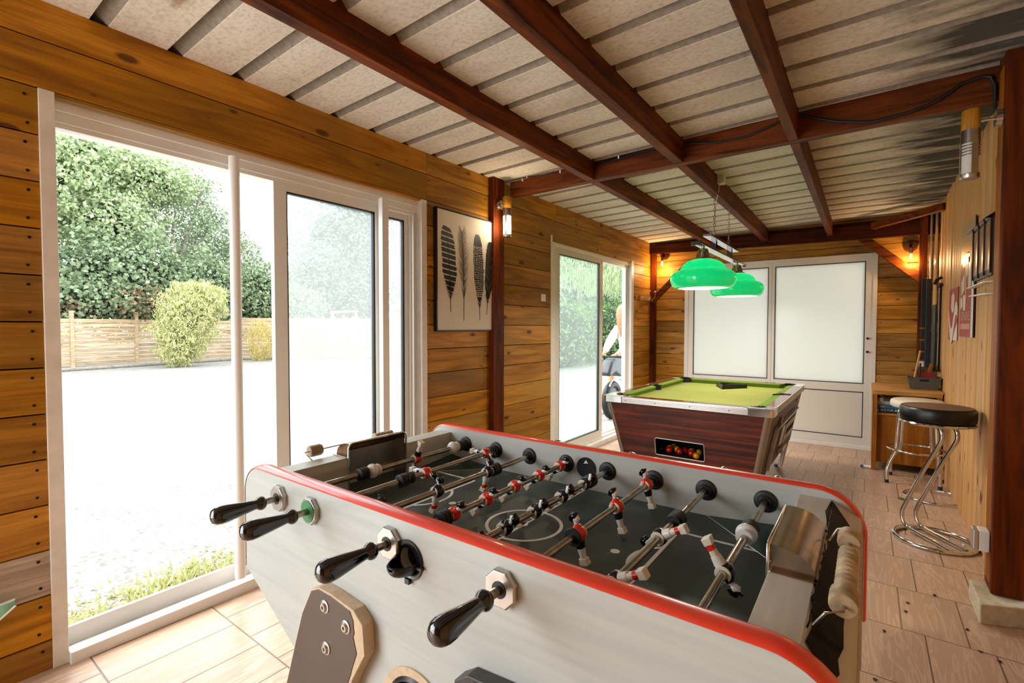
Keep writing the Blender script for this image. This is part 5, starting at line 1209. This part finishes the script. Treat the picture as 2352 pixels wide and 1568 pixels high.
# coat hook rail
hk = thing('hook_rail', 'carved wooden hook rail with white knobs in the far left corner', 'coat hooks', (XL, 6.44, 1.66))
mb = MB(); mb.box(0, .022, -.22, .18, 0, .075); mb.build('rail_board', 'pine_y', hk, bevel=.004)
for y in (-.08, .13):
    mb = MB(); mb.tube([(.022, y, .03), (.05, y, .025), (.085, y, .04), (.10, y, .075), (.098, y, .125)], .004, 8); h1 = mb.build('hook', 'worn_chrome', hk, smooth=60); mb = MB(); mb.ball((.098, y, .13), .015, 14, 8, (1, 1, .8)); mb.build('knob', 'ivory', h1, smooth=60)
    mb = MB(); mb.tube([(.022, y, .02), (.05, y, .0), (.065, y, .012)], .004, 8); mb.ball((.065, y, .014), .008, 10, 6); mb.build('hook', 'worn_chrome', hk, smooth=60)
mb = MB()
for k in range(6): mb.tube([(.023, -.15+k*.055+.018*math.cos(a), .037+.018*math.sin(a)) for a in [2*PI*j/12 for j in range(12)]], .003, 6, closed=True)
mb.build('carved_scrolls', 'ivory', hk, smooth=60)
# concrete pad, socket, cables
M['concrete'] = plain('flaking painted concrete', '#c3b597', .9, noise=.25, nscale=22, bump=.5)
mb = MB(); mb.prism([(.424, 3.235), (.428, 2.965), (.62, 3.045), (.64, 3.235)], 2, zf(3.1)-.0, .062); cpd = mb.build('concrete_pad', 'concrete', bevel=.006); tag(cpd, 'cream painted concrete pad under the right-hand dark post', 'concrete block'); base_at(cpd, (.52, 3.1, zf(3.1)))
so = thing('socket_box', 'white weatherproof socket box low on the right-hand post', 'socket', (.4785, 3.165, .245)); mb = MB(); mb.box(-.038, 0, -.036, .036, 0, .098); mb.build('box_body', 'white_paint', so, bevel=.004); mb = MB(); mb.box(-.058, -.038, -.038, .038, .004, .096); mb.build('flap_lid', 'alu', so, bevel=.004); mb = MB(); mb.cyl((-.055, -.03, .094), (-.055, .03, .094), .005); mb.build('hinge', 'alu', so)
mb = MB(); mb.tube([(.468, 3.245, 2.34), (.466, 3.244, 2.45), (.45, 3.243, 2.50), (.42, 3.243, 2.508), (.35, 3.243, 2.495), (.254, 3.243, 2.433), (.136, 3.243, 2.405), (-.009, 3.243, 2.396), (-.165, 3.243, 2.439), (-.30, 3.243, 2.50), (-.335, 3.235, 2.515)], .008, 8)
mb.tube([(-.40, 3.243, 2.52), (-.50, 3.243, 2.49), (-.62, 3.243, 2.46), (-.80, 3.243, 2.465), (-.98, 3.243, 2.50)], .007, 8); cb_ = mb.build('black_cable', 'rubber', smooth=60); tag(cb_, 'loose black cable draped along the cross beam on the right', 'cable')
mb = MB(); mb.tube([(-1.07, 3.247, 2.515), (-1.3, 3.247, 2.51), (-1.55, 3.247, 2.49), (-1.63, 3.247, 2.515)], .004, 8); mb.tube([(-1.71, 3.247, 2.515), (-1.95, 3.247, 2.495), (-2.24, 3.247, 2.51), (-2.40, 3.25, 2.515)], .004, 8); cb2 = mb.build('thin_cable', 'rubber', smooth=60); tag(cb2, 'thin black cable pinned with white clips along the cross beam on the left', 'cable')
for x, z in ((-1.93, 2.50), (-2.24, 2.52), (-2.285, 2.50), (-1.45, 2.51)):
    mb = MB(); mb.box(-.006, .006, -.009, .003, -.012, .01); o = mb.build('cable_clip', 'white_paint', bevel=.002); o.location = (x, 3.25, z); tag(o, 'white cable clip on the left part of the cross beam', 'cable clip', 'white cable clips on the cross beam')
# bits on the floor
def leaf_bit(nm, lb, c, x, y, s_, grp):
    k = random.Random(int(x*1000)); mb = MB(); n = 8; mb.add([(s_*math.cos(2*PI*j/n)*(1 if j % 2 else .6), s_*.55*math.sin(2*PI*j/n), .002+.004*k.random()) for j in range(n)]+[(s_*.5*math.cos(2*PI*j/n), s_*.3*math.sin(2*PI*j/n), .0) for j in range(n)], [tuple(range(n)), tuple(range(2*n-1, n-1, -1))]+[(j, n+j, n+(j+1) % n, (j+1) % n) for j in range(n)])
    o = mb.build(nm, c); o.location = (x, y, zf(y)+.0008); o.rotation_euler = (0, 0, k.uniform(0, 3)); tag(o, lb, 'leaf', grp); return o
M['leaf_green'] = plain('dull green leaf', '#4c5a34', .7); M['leaf_brown'] = plain('dead brown leaf', '#3a2412', .8)
leaf_bit('fallen_leaf', 'long dull green leaf on the tiles left of the black stool', 'leaf_green', .245, 4.86, .05, 'leaves on the tiles'); leaf_bit('fallen_leaf', 'crumpled green leaf on the tiles just behind the black stool legs', 'leaf_green', .345, 4.83, .03, 'leaves on the tiles')
for x, y in ((.081, 2.633), (.376, 2.868), (.179, 2.983), (.166, 2.882), (.291, 3.151), (.395, 2.701), (.445, 2.664), (.046, 2.237)): leaf_bit('leaf_crumb', 'small dark leaf crumb on the tiles at lower right', 'leaf_brown', x, y, .011, 'dark leaf crumbs on the tiles')
tb = thing('tube', 'white tube with a blue cap lying by the desk leg', 'tube', (.02, 5.80, zf(5.8)+.0145)); mb = MB(); mb.cyl((-.03, 0, 0), (.075, -.01, 0), .014, n=16); mb.build('tube_body', 'white_paint', tb, smooth=40); mb = MB(); mb.cyl((-.055, .002, 0), (-.03, 0, 0), .012, n=16); mb.build('blue_cap', 'blue_card', tb, smooth=40)
# towel corner at the left edge
M['mint'] = plain('mint green cloth', '#8fcdb0', .8, noise=.12, nscale=20)
tw = thing('towel', 'mint green cloth corner with pale hem at the left edge', 'towel', (XL+.02, .16, .27))
vs = []; n1_, n2_ = 10, 8
for i in range(n1_+1):
    for j in range(n2_+1):
        u, v = i/n1_, j/n2_; y = -.16+.315*u; ztop = .055+.005*math.sin(u*9); zl_ = -.27*(1-u)+.04*u; vs.append((.025+.012*math.sin(u*14+v*2), y, zl_+(ztop-zl_)*v))
mb = MB(); mb.add(vs, [(i*(n2_+1)+j, (i+1)*(n2_+1)+j, (i+1)*(n2_+1)+j+1, i*(n2_+1)+j+1) for i in range(n1_) for j in range(n2_)]); o = mb.build('cloth', 'mint', tw, smooth=80); sm = o.modifiers.new('t', 'SOLIDIFY'); sm.thickness = .004
mb = MB(); mb.tube([vs[i*(n2_+1)+n2_] for i in range(n1_+1)], .004, 6); mb.tube([vs[i*(n2_+1)] for i in range(n1_+1)], .004, 6); mb.build('hem', 'white_paint', tw, smooth=80)

# ================================================================== OUTSIDE
def noisy(name, cs, scale, rough=.9, s2=None):
    t = NT(name); n1 = t.n('TexNoise'); n1.inputs['Scale'].default_value = scale; n1.inputs['Detail'].default_value = 8; t.l(t.co(), n1.inputs['Vector'])
    c = t.ramp(n1.outputs[0], [(.3+.4*i/(len(cs)-1), col(c)) for i, c in enumerate(cs)])
    if s2:
        n2 = t.n('TexNoise'); n2.inputs['Scale'].default_value = s2; n2.inputs['Detail'].default_value = 3; t.l(t.co(), n2.inputs['Vector']); c = t.mix(.5, c, t.ramp(n2.outputs[0], [(.35, (.55, .55, .55, 1)), (.6, (1, 1, 1, 1))]), 'MULTIPLY')
    t.l(c, t.b.inputs['Base Color']); t.b.inputs['Roughness'].default_value = rough; t.b.inputs['Specular IOR Level'].default_value = .1; return t.m
M['gravel'] = noisy('pale gravel', ['#767671', '#969590', '#a9a7a0'], 28, s2=5)
mb = MB(); mb.box(-70, XL-.16, -40, 70, -.30, -.11); struct(mb.build('floor_outside', 'gravel'))
mb = MB(); mb.box(XL-.34, XL-.10, -2.5, YB+1, -.30, -.07); struct(mb.build('floor_kerb', 'concrete'))
def leafmat(name, a, b):
    t = NT(name); at = t.n('Attribute', attribute_name='tone'); c = t.ramp(at.outputs['Fac'], [(0, col(a)), (1, col(b))]); t.l(c, t.b.inputs['Base Color']); t.b.inputs['Roughness'].default_value = .6; t.b.inputs['Specular IOR Level'].default_value = .25
    tr = t.n('BsdfTranslucent'); t.l(c, tr.inputs[0]); ms = t.n('MixShader'); ms.inputs[0].default_value = .3; t.l(t.b.outputs[0], ms.inputs[1]); t.l(tr.outputs[0], ms.inputs[2]); t.l(ms.outputs[0], t.o.inputs[0]); return t.m
M['lf_ivy'] = leafmat('ivy leaves', '#586d4a', '#aebd98'); M['lf_dark'] = leafmat('dark conifer foliage', '#4b5c50', '#8b9d8e'); M['lf_light'] = leafmat('light tree leaves', '#7c9160', '#c8d3aa')
M['lf_bamboo'] = leafmat('bamboo leaves', '#a3a766', '#d8d6a4'); M['lf_laurel'] = leafmat('laurel leaves', '#3a5e30', '#8fab6c'); M['lf_red'] = leafmat('autumn creeper leaves', '#77503c', '#b98a6c'); M['lf_straw'] = leafmat('straw grass', '#b7a45a', '#dccf92')
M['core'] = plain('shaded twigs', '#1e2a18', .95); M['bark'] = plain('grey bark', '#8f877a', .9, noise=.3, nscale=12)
lr = random.Random(21)
def leaves(mb, blobs, n, size, droop=0, asp=.55, shell=.5):
    n = int(n*2.7); size *= .60
    tot = sum(b[3]*b[4]+b[4]*b[5]+b[3]*b[5] for b in blobs)
    for (x, y, z, rx_, ry_, rz_) in blobs:
        k = int(n*(rx_*ry_+ry_*rz_+rx_*rz_)/tot)
        for _ in range(k):
            while True:
                v = Vector((lr.gauss(0, 1), lr.gauss(0, 1), lr.gauss(0, 1)))
                if v.length > .01: break
            v.normalize()
            if v.x < -.35 and lr.random() < .8: continue
            rad = 1.04-shell*lr.random()**1.6; rad *= 1+.20*math.sin(v.y*7+x)*math.sin(v.z*6+y)+.10*math.sin(v.y*19+y)*math.sin(v.z*17+x)+abs(lr.gauss(0, .05))
            p = Vector((x+v.x*rx_*rad, y+v.y*ry_*rad, z+v.z*rz_*rad))
            if p.z < -.08: continue
            a = Vector((lr.gauss(0, 1), lr.gauss(0, 1), lr.gauss(0, 1)-droop*2)).normalized(); b = a.cross(v+Vector((lr.gauss(0, .6), lr.gauss(0, .6), lr.gauss(0, .6)))).normalized()
            s_ = size*lr.uniform(.6, 1.3); mb.t = min(1, max(0, lr.gauss(.5, .25)))
            mb.add([tuple(p-a*s_), tuple(p+b*s_*asp), tuple(p+a*s_), tuple(p-b*s_*asp)], [(0, 1, 2, 3)])
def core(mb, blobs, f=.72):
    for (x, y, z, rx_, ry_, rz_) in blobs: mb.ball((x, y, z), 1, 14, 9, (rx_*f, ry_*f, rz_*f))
def tree(nm, lb, cat, blobs, n, size, mt, trunk=None, droop=0, grp=None, coref=.7, asp=.55):
    bx_, by_ = blobs[0][0], blobs[0][1]; o = thing(nm, lb, cat, (bx_, by_, -.11), 0, grp)
    mb = MB(); leaves(mb, blobs, n, size, droop, asp); fo = mb.build('foliage', mt, o, world=True)
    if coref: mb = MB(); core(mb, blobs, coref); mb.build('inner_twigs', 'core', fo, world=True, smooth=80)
    if trunk:
        mb = MB()
        for pts, r0, r1 in trunk: mb.tube(pts, r0, 8, rs=[r0+(r1-r0)*i/(len(pts)-1) for i in range(len(pts))])
        mb.build('trunk', 'bark', o, world=True, smooth=60)
    return o
# fences
def fence(lb, P, Q, z0_, z1_, n):
    P, Q = Vector(P), Vector(Q); d = (Q-P); L = d.length; d.normalize(); ang = math.atan2(d.y, d.x)
    o = thing('board_fence', lb, 'fence', (P.x, P.y, -.11), ang, 'board fence runs'); k = int(L/1.85)
    for i in range(k):
        mb = MB(); nb = 11; a, b = L*i/k+.05, L*(i+1)/k-.05
        for j in range(nb): mb.t = lr.random(); mb.box(a, b, -.012, .012, .12+j*(z1_-.15)/nb, .12+(j+.90)*(z1_-.15)/nb)
        mb.build('panel', 'fence_wood', o)
    for i in range(k+1): mb = MB(); mb.box(L*i/k-.05, L*i/k+.05, -.05, .05, 0, z1_+.22); mb.build('post', 'fence_wood', o)
M['fence_wood'] = wood('sun bleached fence boards', '#a38b6e', '#c9b496', 0, knots=False, tone=(.85, 1.1))
fence('sun-bleached board fence under the ivy, seen through the open bay', (-20.3, .5, 0), (-22.3, 9.8, 0), 0, 1.72, 5)
fence('board fence seen through the glazed leaves, with short tall posts', (-22.15, 10.0, 0), (-17.2, 15.8, 0), 0, 1.85, 4)
mb = MB(); 
for i in range(24):
    t_ = i/23; x, y = (-19.6+(-21.6+19.6)*t_*1.8, .5+9.3*t_*1.8) if t_ < .55 else (-21.6+4.9*(t_-.55)/.45, 9.8+5.2*(t_-.55)/.45)
    mb.t = lr.random(); mb.M = Matrix.Translation((x, y, -.11)) @ Matrix.Rotation(1.75 if t_ < .55 else .85, 4, 'Z'); mb.cyl((-.45, 0, .05), (.40, 0, .05), .07, .06, 10)
mb.M = Matrix(); o = mb.build('log_edging', 'bark', smooth=50); tag(o, 'low weathered log edging along the foot of the fence', 'edging')
o['kind'] = 'stuff'
tree('ivy_hedge', 'ivy hedge with reddish creeper hanging over the fence', 'hedge', [(-23, 3.4, 2.6, 1.4, 2.0, 1.6), (-23, 6.2, 2.9, 1.5, 2.2, 1.9), (-23.6, 8.9, 2.8, 1.5, 1.9, 1.7), (-23, 1.0, 2.6, 1.4, 1.9, 1.6), (-22.2, 4.8, 2.2, 1.0, 2.4, .8)], 15000, .13, 'lf_ivy', asp=.8)
tree('creeper', 'reddish brown creeper patch in the middle of the ivy', 'creeper', [(-21.6, 6.4, 2.2, .7, 1.2, .6), (-21.8, 4.4, 2.0, .6, .7, .3)], 550, .07, 'lf_red', coref=0, asp=.8)
tree('broadleaf_tree', 'pale green layered tree rising at the left of the open bay', 'tree', [(-24.5, 3.6, 6.6, 2.0, 2.6, 1.9), (-24.2, 2.2, 4.8, 1.7, 2.0, 1.4), (-24.6, 5.8, 5.4, 1.9, 2.0, 1.5), (-25, 5.4, 7.8, 1.6, 2.0, 1.2), (-25, 7.4, 7.6, 1.5, 1.8, 1.1)], 15000, .14, 'lf_light', [([(-24.5, 4, -.1), (-24.5, 3.8, 4), (-24.6, 3.2, 7.4)], .22, .05)], coref=.55, asp=.6)
tree('branching_tree', 'thin-leaved tree with pale forked branches showing', 'tree', [(-26, 8.8, 6.2, 1.7, 1.9, 1.7), (-26, 10.2, 5.4, 1.4, 1.5, 1.6), (-26.5, 8.6, 7.9, 1.6, 2.2, 1.0), (-26, 11.6, 4.6, 1.2, 1.3, 1.3)], 8500, .12, 'lf_ivy', [([(-25, 8.6, 1.5), (-25, 8.7, 4.2), (-25, 9.4, 6.6), (-25, 9.7, 7.6)], .16, .03), ([(-25, 8.7, 4.2), (-25, 8.0, 5.6), (-25, 7.4, 7.4)], .10, .03), ([(-25, 8.8, 4.6), (-25, 9.9, 5.6), (-25, 10.6, 6.3)], .08, .02), ([(-25, 8.4, 4.9), (-25, 8.6, 6.4), (-25, 8.3, 7.8)], .07, .02)], coref=0)
tree('shrub_tree', 'grey-green bushy shrubs over the fence left of the glazed leaf', 'shrub', [(-24, 11.7, 2.6, 1.4, 1.5, 1.7), (-24, 13.6, 2.2, 1.2, 1.4, 1.1)], 5200, .13, 'lf_ivy', asp=.7)
tree('conifer_tree', 'tall hazy dark conifer behind the glazed leaf', 'tree', [(-26, 17.4, 3.4, 2.6, 3.4, 3.2), (-26, 17.8, 6.4, 2.2, 2.5, 2.6), (-26, 19.2, 8.2, 1.8, 1.9, 1.6), (-25, 15.6, 3.9, 1.6, 1.6, 1.8)], 15000, .15, 'lf_dark', [([(-26, 17.5, -.1), (-26, 17.8, 8)], .3, .05)], coref=.78, asp=.7)
tree('willow_tree', 'pale willow hanging beyond the narrow right-hand leaf', 'willow', [(-20.5, 21.0, 6.4, 1.6, 1.9, 2.2), (-21, 23, 5, 1.6, 2, 2.4)], 6000, .16, 'lf_light', [([(-20.5, 21.4, -.1), (-20.5, 21.2, 6)], .2, .05)], droop=1.5, coref=0, asp=.22)
tree('dark_shrub', 'dark green round shrub below the willow', 'shrub', [(-21, 20.6, 2.6, 1.3, 2.0, 1.7)], 2600, .12, 'lf_ivy')
tree('bamboo', 'yellow-green bamboo clump arching before the fence', 'bamboo', [(-19.6, 7.0, 1.6, .8, .95, 1.25), (-19.5, 6.7, .7, .6, .6, .8), (-19.6, 7.5, 2.2, .7, .8, .7)], 6500, .13, 'lf_bamboo', [([(-19.6, 7, -.1), (-19.6, 7.1, 2)], .03, .02)], droop=.6, coref=.45, asp=.22)
for k, (x, y, w_, h_, lb) in enumerate([(-20.4, 10.0, .5, .85, 'straw grass clump before the fence, left of the sliding leaf stile'), (-19.0, 11.4, .7, .85, 'straw grass clump before the fence, right of the sliding leaf stile'), (-17.7, 12.6, .8, .9, 'straw grass clump before the fence under the swing frame')]):
    tree('grass_clump', lb, 'grass', [(x, y, h_*.75, .35, w_, h_)], 1500, .13, 'lf_straw', droop=1.2, coref=0, asp=.12, grp='straw grass clumps by the fence')
tree('laurel_hedge', 'clipped laurel hedge seen through the half-open far door', 'hedge', [(-9.0, 12.2, .8, 1.0, 1.8, 1.3), (-9.2, 15.0, .9, 1.3, 2.6, 1.5), (-9.2, 19.0, .9, 1.5, 3.0, 1.5), (-9.4, 22.5, .9, 1.5, 2.8, 1.5)], 12000, .11, 'lf_laurel', coref=.82, asp=.45)
tree('hanging_willow_tree', 'willow branches hanging over the laurel hedge', 'willow', [(-9.5, 18.0, 4.4, 1.6, 3.2, 1.6), (-10, 22.5, 4.6, 1.6, 2.6, 1.7), (-9.5, 14.8, 4.4, 1.4, 1.8, 1.4)], 12000, .17, 'lf_light', [([(-10.5, 19.5, -.1), (-10.4, 19.2, 3.4), (-10, 18, 5.0)], .16, .05)], droop=1.6, coref=.4, asp=.18)
tree('grey_conifer_tree', 'grey-green conifer between the hedge top and the willow', 'tree', [(-13.5, 27, 3.4, 2.0, 4.5, 2.0)], 6000, .16, 'lf_dark')
# weeds at the threshold
mb = MB()
for k in range(1500):
    y = .35+1.5*lr.random(); x = -2.95-.22*abs(lr.gauss(0, .6))+.03*math.sin(y*9); h = lr.uniform(.01, .045)*(1.6 if math.sin(y*7+1) > .3 else .8); a = lr.uniform(0, 6.28); w = .008; mb.t = lr.random()
    mb.add([(x-w*math.cos(a), y-w*math.sin(a), -.11), (x+w*math.cos(a), y+w*math.sin(a), -.11), (x+lr.uniform(-.03, .03), y+lr.uniform(-.03, .03), -.11+h)], [(0, 1, 2)])
o = mb.build('weeds', 'lf_bamboo'); tag(o, 'sparse green weeds growing along the outside of the sill', 'weeds', kind='stuff')
mb = MB()
for k in range(900):
    y = .3+1.7*lr.random(); x = -3.0+lr.gauss(0, .13); s_ = lr.uniform(.006, .014); a = lr.uniform(0, 6.28); mb.t = lr.random()
    mb.add([(x+s_*math.cos(a), y+s_*math.sin(a), -.108), (x+s_*.4*math.cos(a+1.6), y+s_*.4*math.sin(a+1.6), -.105), (x-s_*math.cos(a), y-s_*math.sin(a), -.107), (x-s_*.4*math.cos(a+1.6), y-s_*.4*math.sin(a+1.6), -.108)], [(0, 1, 2, 3)])
o = mb.build('leaf_litter', 'lf_straw'); tag(o, 'dry leaf litter scattered outside the open bay', 'leaf litter', kind='stuff')
# garden things far behind
sf = thing('swing_frame', 'pale wooden swing frame standing before the fence', 'swing frame', (-16.8, 12.1, -.11))
for dy in (-.45, .45): mb = MB(); mb.tube([(0, dy, 0), (0, 0, 2.05)], .04, 8); mb.build('leg', 'fence_wood', sf); mb = MB(); mb.tube([(-1.6, dy, 0), (-1.6, 0, 2.05)], .04, 8); mb.build('leg', 'fence_wood', sf)
mb = MB(); mb.tube([(-1.7, 0, 2.05), (.1, 0, 2.05)], .045, 8); mb.build('top_beam', 'fence_wood', sf)
sl = thing('garden_slide', 'pale pink plastic slide with wooden frame beside the fence', 'slide', (-16.2, 13.8, -.11)); M['pink'] = plain('pale pink plastic', '#d9b2ac', .5)
mb = MB(); mb.hexa([(0, -.3, .95), (.35, -.3, .95), (.35, .55, .45), (0, .55, .45)], [(0, -.3, 1.1), (.35, -.3, 1.1), (.35, .55, .6), (0, .55, .6)]); mb.build('chute', 'pink', sl, bevel=.02)
for y in (-.3, .4): mb = MB(); mb.box(0, .05, y, y+.06, 0, 1.0 if y < 0 else .6); mb.build('post', 'bark', sl)
for z in (.35, .6): mb = MB(); mb.box(.05, .09, -.4, .6, z, z+.07); mb.build('rail', 'fence_wood', sl)
hs_ = thing('garden_shed', 'little pale shed roof glimpsed under the willow', 'shed', (-19.5, 18.2, -.11)); M['shed_roof'] = plain('pale shed roof', '#a9a9a8', .6)
mb = MB(); mb.box(-1, 1, -1.1, 1.1, 0, 2.3); mb.build('shed_wall', 'fence_wood', hs_); mb = MB(); mb.prism([(-1.3, 2.3), (1.3, 2.3), (0, 3.2)], 0, -1.1, 1.1); mb.build('shed_roof', 'shed_roof', hs_)
bp = thing('blue_pole', 'thin blue pole leaning at the fence, seen through the hazy leaf', 'pole', (-19.0, 12.35, -.11)); M['bluep'] = plain('blue paint', '#8fa9c2', .5); mb = MB(); mb.cyl((0, 0, 0), (.02, .05, 1.25), .03, n=8); mb.build('pole_shaft', 'bluep', bp)

# ------------------------------------------------------------------ the person on the scooter outside the far door
M['skin'] = plain('skin', '#c98f6c', .5); M['blouse'] = plain('white blouse', '#dcdad4', .8); M['hair'] = plain('light brown hair', '#a87c58', .6, noise=.3, nscale=40); M['shorts_blue'] = plain('blue grey cloth', '#3c4660', .8)
def skin(nm, mt, par, V, E_, R, lv=2):
    me = D.meshes.new(nm); inv = WM[par].inverted(); me.from_pydata([tuple(inv @ Vector(p)) for p in V], E_, []); o = D.objects.new(nm, me); SC.collection.objects.link(o); o.parent = par; WM[o] = WM[par].copy()
    md = o.modifiers.new('skin', 'SKIN'); md.use_smooth_shade = True; sv = me.skin_vertices[0].data if me.skin_vertices else None
    if sv is None:
        bpy.context.view_layer.objects.active = o; bpy.ops.mesh.customdata_skin_add(); sv = me.skin_vertices[0].data
    for i, r in enumerate(R): sv[i].radius = (r, r) if not isinstance(r, tuple) else r
    sv[0].use_root = True; ss = o.modifiers.new('sub', 'SUBSURF'); ss.levels = lv; ss.render_levels = lv; me.materials.append(M[mt]); return o
GX = -3.32
def YZ(y, z, dx=0): return (GX+dx, y+.17, z)
pe = thing('person', 'person with long light brown hair in a white blouse leaning on the grey scooter', 'person', (GX, 7.79, -.11))
V = [YZ(7.66, .70), YZ(7.68, .92), YZ(7.66, 1.16), YZ(7.52, 1.31), YZ(7.46, 1.37), YZ(7.40, 1.46), YZ(7.41, 1.57),
     YZ(7.62, 1.26, .17), YZ(7.34, 1.03, .20), YZ(7.00, .885, .12), YZ(6.94, .868, .11),
     YZ(7.62, 1.26, -.17), YZ(7.36, 1.02, -.2), YZ(7.04, .89, -.12), YZ(6.98, .872, -.11),
     YZ(7.60, .66, .10), YZ(7.38, .60, .14), YZ(7.20, .22, .13), YZ(7.14, -.03, .13), YZ(7.02, -.075, .13),
     YZ(7.60, .66, -.10), YZ(7.36, .60, -.14), YZ(7.26, .22, -.14), YZ(7.22, -.03, -.14), YZ(7.10, -.075, -.14)]
E_ = [(0, 1), (1, 2), (2, 3), (3, 4), (4, 5), (5, 6), (2, 7), (7, 8), (8, 9), (9, 10), (2, 11), (11, 12), (12, 13), (13, 14), (0, 15), (15, 16), (16, 17), (17, 18), (18, 19), (0, 20), (20, 21), (21, 22), (22, 23), (23, 24)]
R = [.13, .12, .13, .06, .055, .085, .075, .055, .040, .026, .03, .055, .04, .026, .03, .085, .06, .045, .032, .03, .085, .06, .045, .032, .03]
body = skin('body', 'skin', pe, V, E_, R)
V2 = [V[1], V[2], YZ(7.64, 1.25), V[7], V[8], YZ(7.03, .895, .125), V[11], V[12], YZ(7.07, .90, -.125), YZ(7.67, .78)]
skin('blouse', 'blouse', pe, V2, [(0, 1), (1, 2), (1, 3), (3, 4), (4, 5), (1, 6), (6, 7), (7, 8), (0, 9)], [.135, .145, .08, .088, .072, .045, .088, .072, .045, .145])
skin('shorts', 'shorts_blue', pe, [YZ(7.66, .70), YZ(7.60, .67, .10), YZ(7.46, .63, .13), YZ(7.60, .67, -.10), YZ(7.46, .63, -.13)], [(0, 1), (1, 2), (0, 3), (3, 4)], [.14, .1, .085, .1, .085])
mb = MB(); mb.tube([YZ(7.455, 1.685, .01), YZ(7.450, 1.67, .01), YZ(7.440, 1.63, .01), YZ(7.425, 1.56, .02), YZ(7.405, 1.46, .03), YZ(7.395, 1.36, .04), YZ(7.395, 1.26, .05), YZ(7.415, 1.16, .05), YZ(7.445, 1.08, .05)], .1, 16, rs=[.01, .045, .085, .108, .105, .098, .085, .06, .012]); mb.build('hair', 'hair', pe, world=True, smooth=80)
for s_, b in ((1, V[10]), (-1, V[14])):
    for k, (dx, L) in enumerate([(-.028, .05), (-.010, .062), (.009, .066), (.026, .055)]):
        p = Vector(b)+Vector((dx, -.02, .0)); skin('finger', 'skin', body, [tuple(p), tuple(p+Vector((0, -L*.5, .002))), tuple(p+Vector((0, -L*.8, -.018))), tuple(p+Vector((0, -L*.78, -.035)))], [(0, 1), (1, 2), (2, 3)], [.009, .0085, .008, .007], 1)
    p = Vector(b)+Vector((-.03*s_, .0, -.005)); skin('thumb', 'skin', body, [tuple(p), tuple(p+Vector((-.018*s_, -.022, -.01))), tuple(p+Vector((-.016*s_, -.045, -.022)))], [(0, 1), (1, 2)], [.011, .0095, .008], 1)
for dx, y in ((.13, 7.23), (-.14, 7.31)):
    mb = MB(); mb.M = Matrix.Translation((GX+dx, y, -.11)); mb.ball((0, -.04, .035), .05, 14, 8, (.85, 2.4, .8)); mb.ball((0, .06, .055), .045, 12, 8, (.8, 1.1, 1.2)); mb.build('shoe', 'white_paint', pe, world=True, smooth=80)
sc3 = thing('scooter', 'dark grey scooter with black wheel standing just outside the far door', 'scooter', (-3.16, 7.1, -.11)); M['scoot_grey'] = plain('grey scooter fairing', '#34373d', .45)
mb = MB(); a = [(6.62, .60), (6.75, .80), (6.90, .835), (7.20, .80), (7.50, .78), (7.56, .70), (7.40, .60), (7.22, .52), (7.05, .54), (6.88, .62), (6.70, .56)]
mb.prism([(y, z) for y, z in a], 0, -3.26, -3.08); mb.build('fairing', 'scoot_grey', sc3, world=True, bevel=.035, seg=3, smooth=60)
mb = MB(); mb.tube([(-3.17, 6.92+.24*math.cos(2*PI*k/36), .18+.24*math.sin(2*PI*k/36)) for k in range(36)], .055, 12, closed=True); mb.build('wheel', 'rubber', sc3, world=True, smooth=60)
mb = MB(); mb.lathe([(.20, -.02), (.03, -.04), (.03, .04), (.20, .02)], 28, (-3.17, 6.92, .18), 0); mb.build('wheel_hub', 'dgrey_lam', sc3, world=True, smooth=30)
mb = MB(); mb.tube([(-3.10, 6.92+.33*math.cos(t_), .20+.33*math.sin(t_)) for t_ in [math.radians(20+8*k) for k in range(16)]], .012, 8); mb.build('mudguard_trim', 'brushed', sc3, world=True, smooth=60)
mb = MB(); mb.box(-3.24, -3.10, 6.95, 7.7, .05, .20); mb.build('footboard', 'rubber', sc3, world=True, bevel=.02)
mb = MB(); mb.tube([(-3.17, 7.75+.2*math.cos(2*PI*k/32), .12+.2*math.sin(2*PI*k/32)) for k in range(32)], .05, 10, closed=True); mb.build('wheel', 'rubber', sc3, world=True, smooth=60)
mb = MB(); mb.tube([(-3.50, 6.9, .86), (-3.17, 6.84, .85), (-2.95, 6.9, .86)], .014, 8); mb.build('handlebar', 'rubber', sc3, world=True, smooth=60)
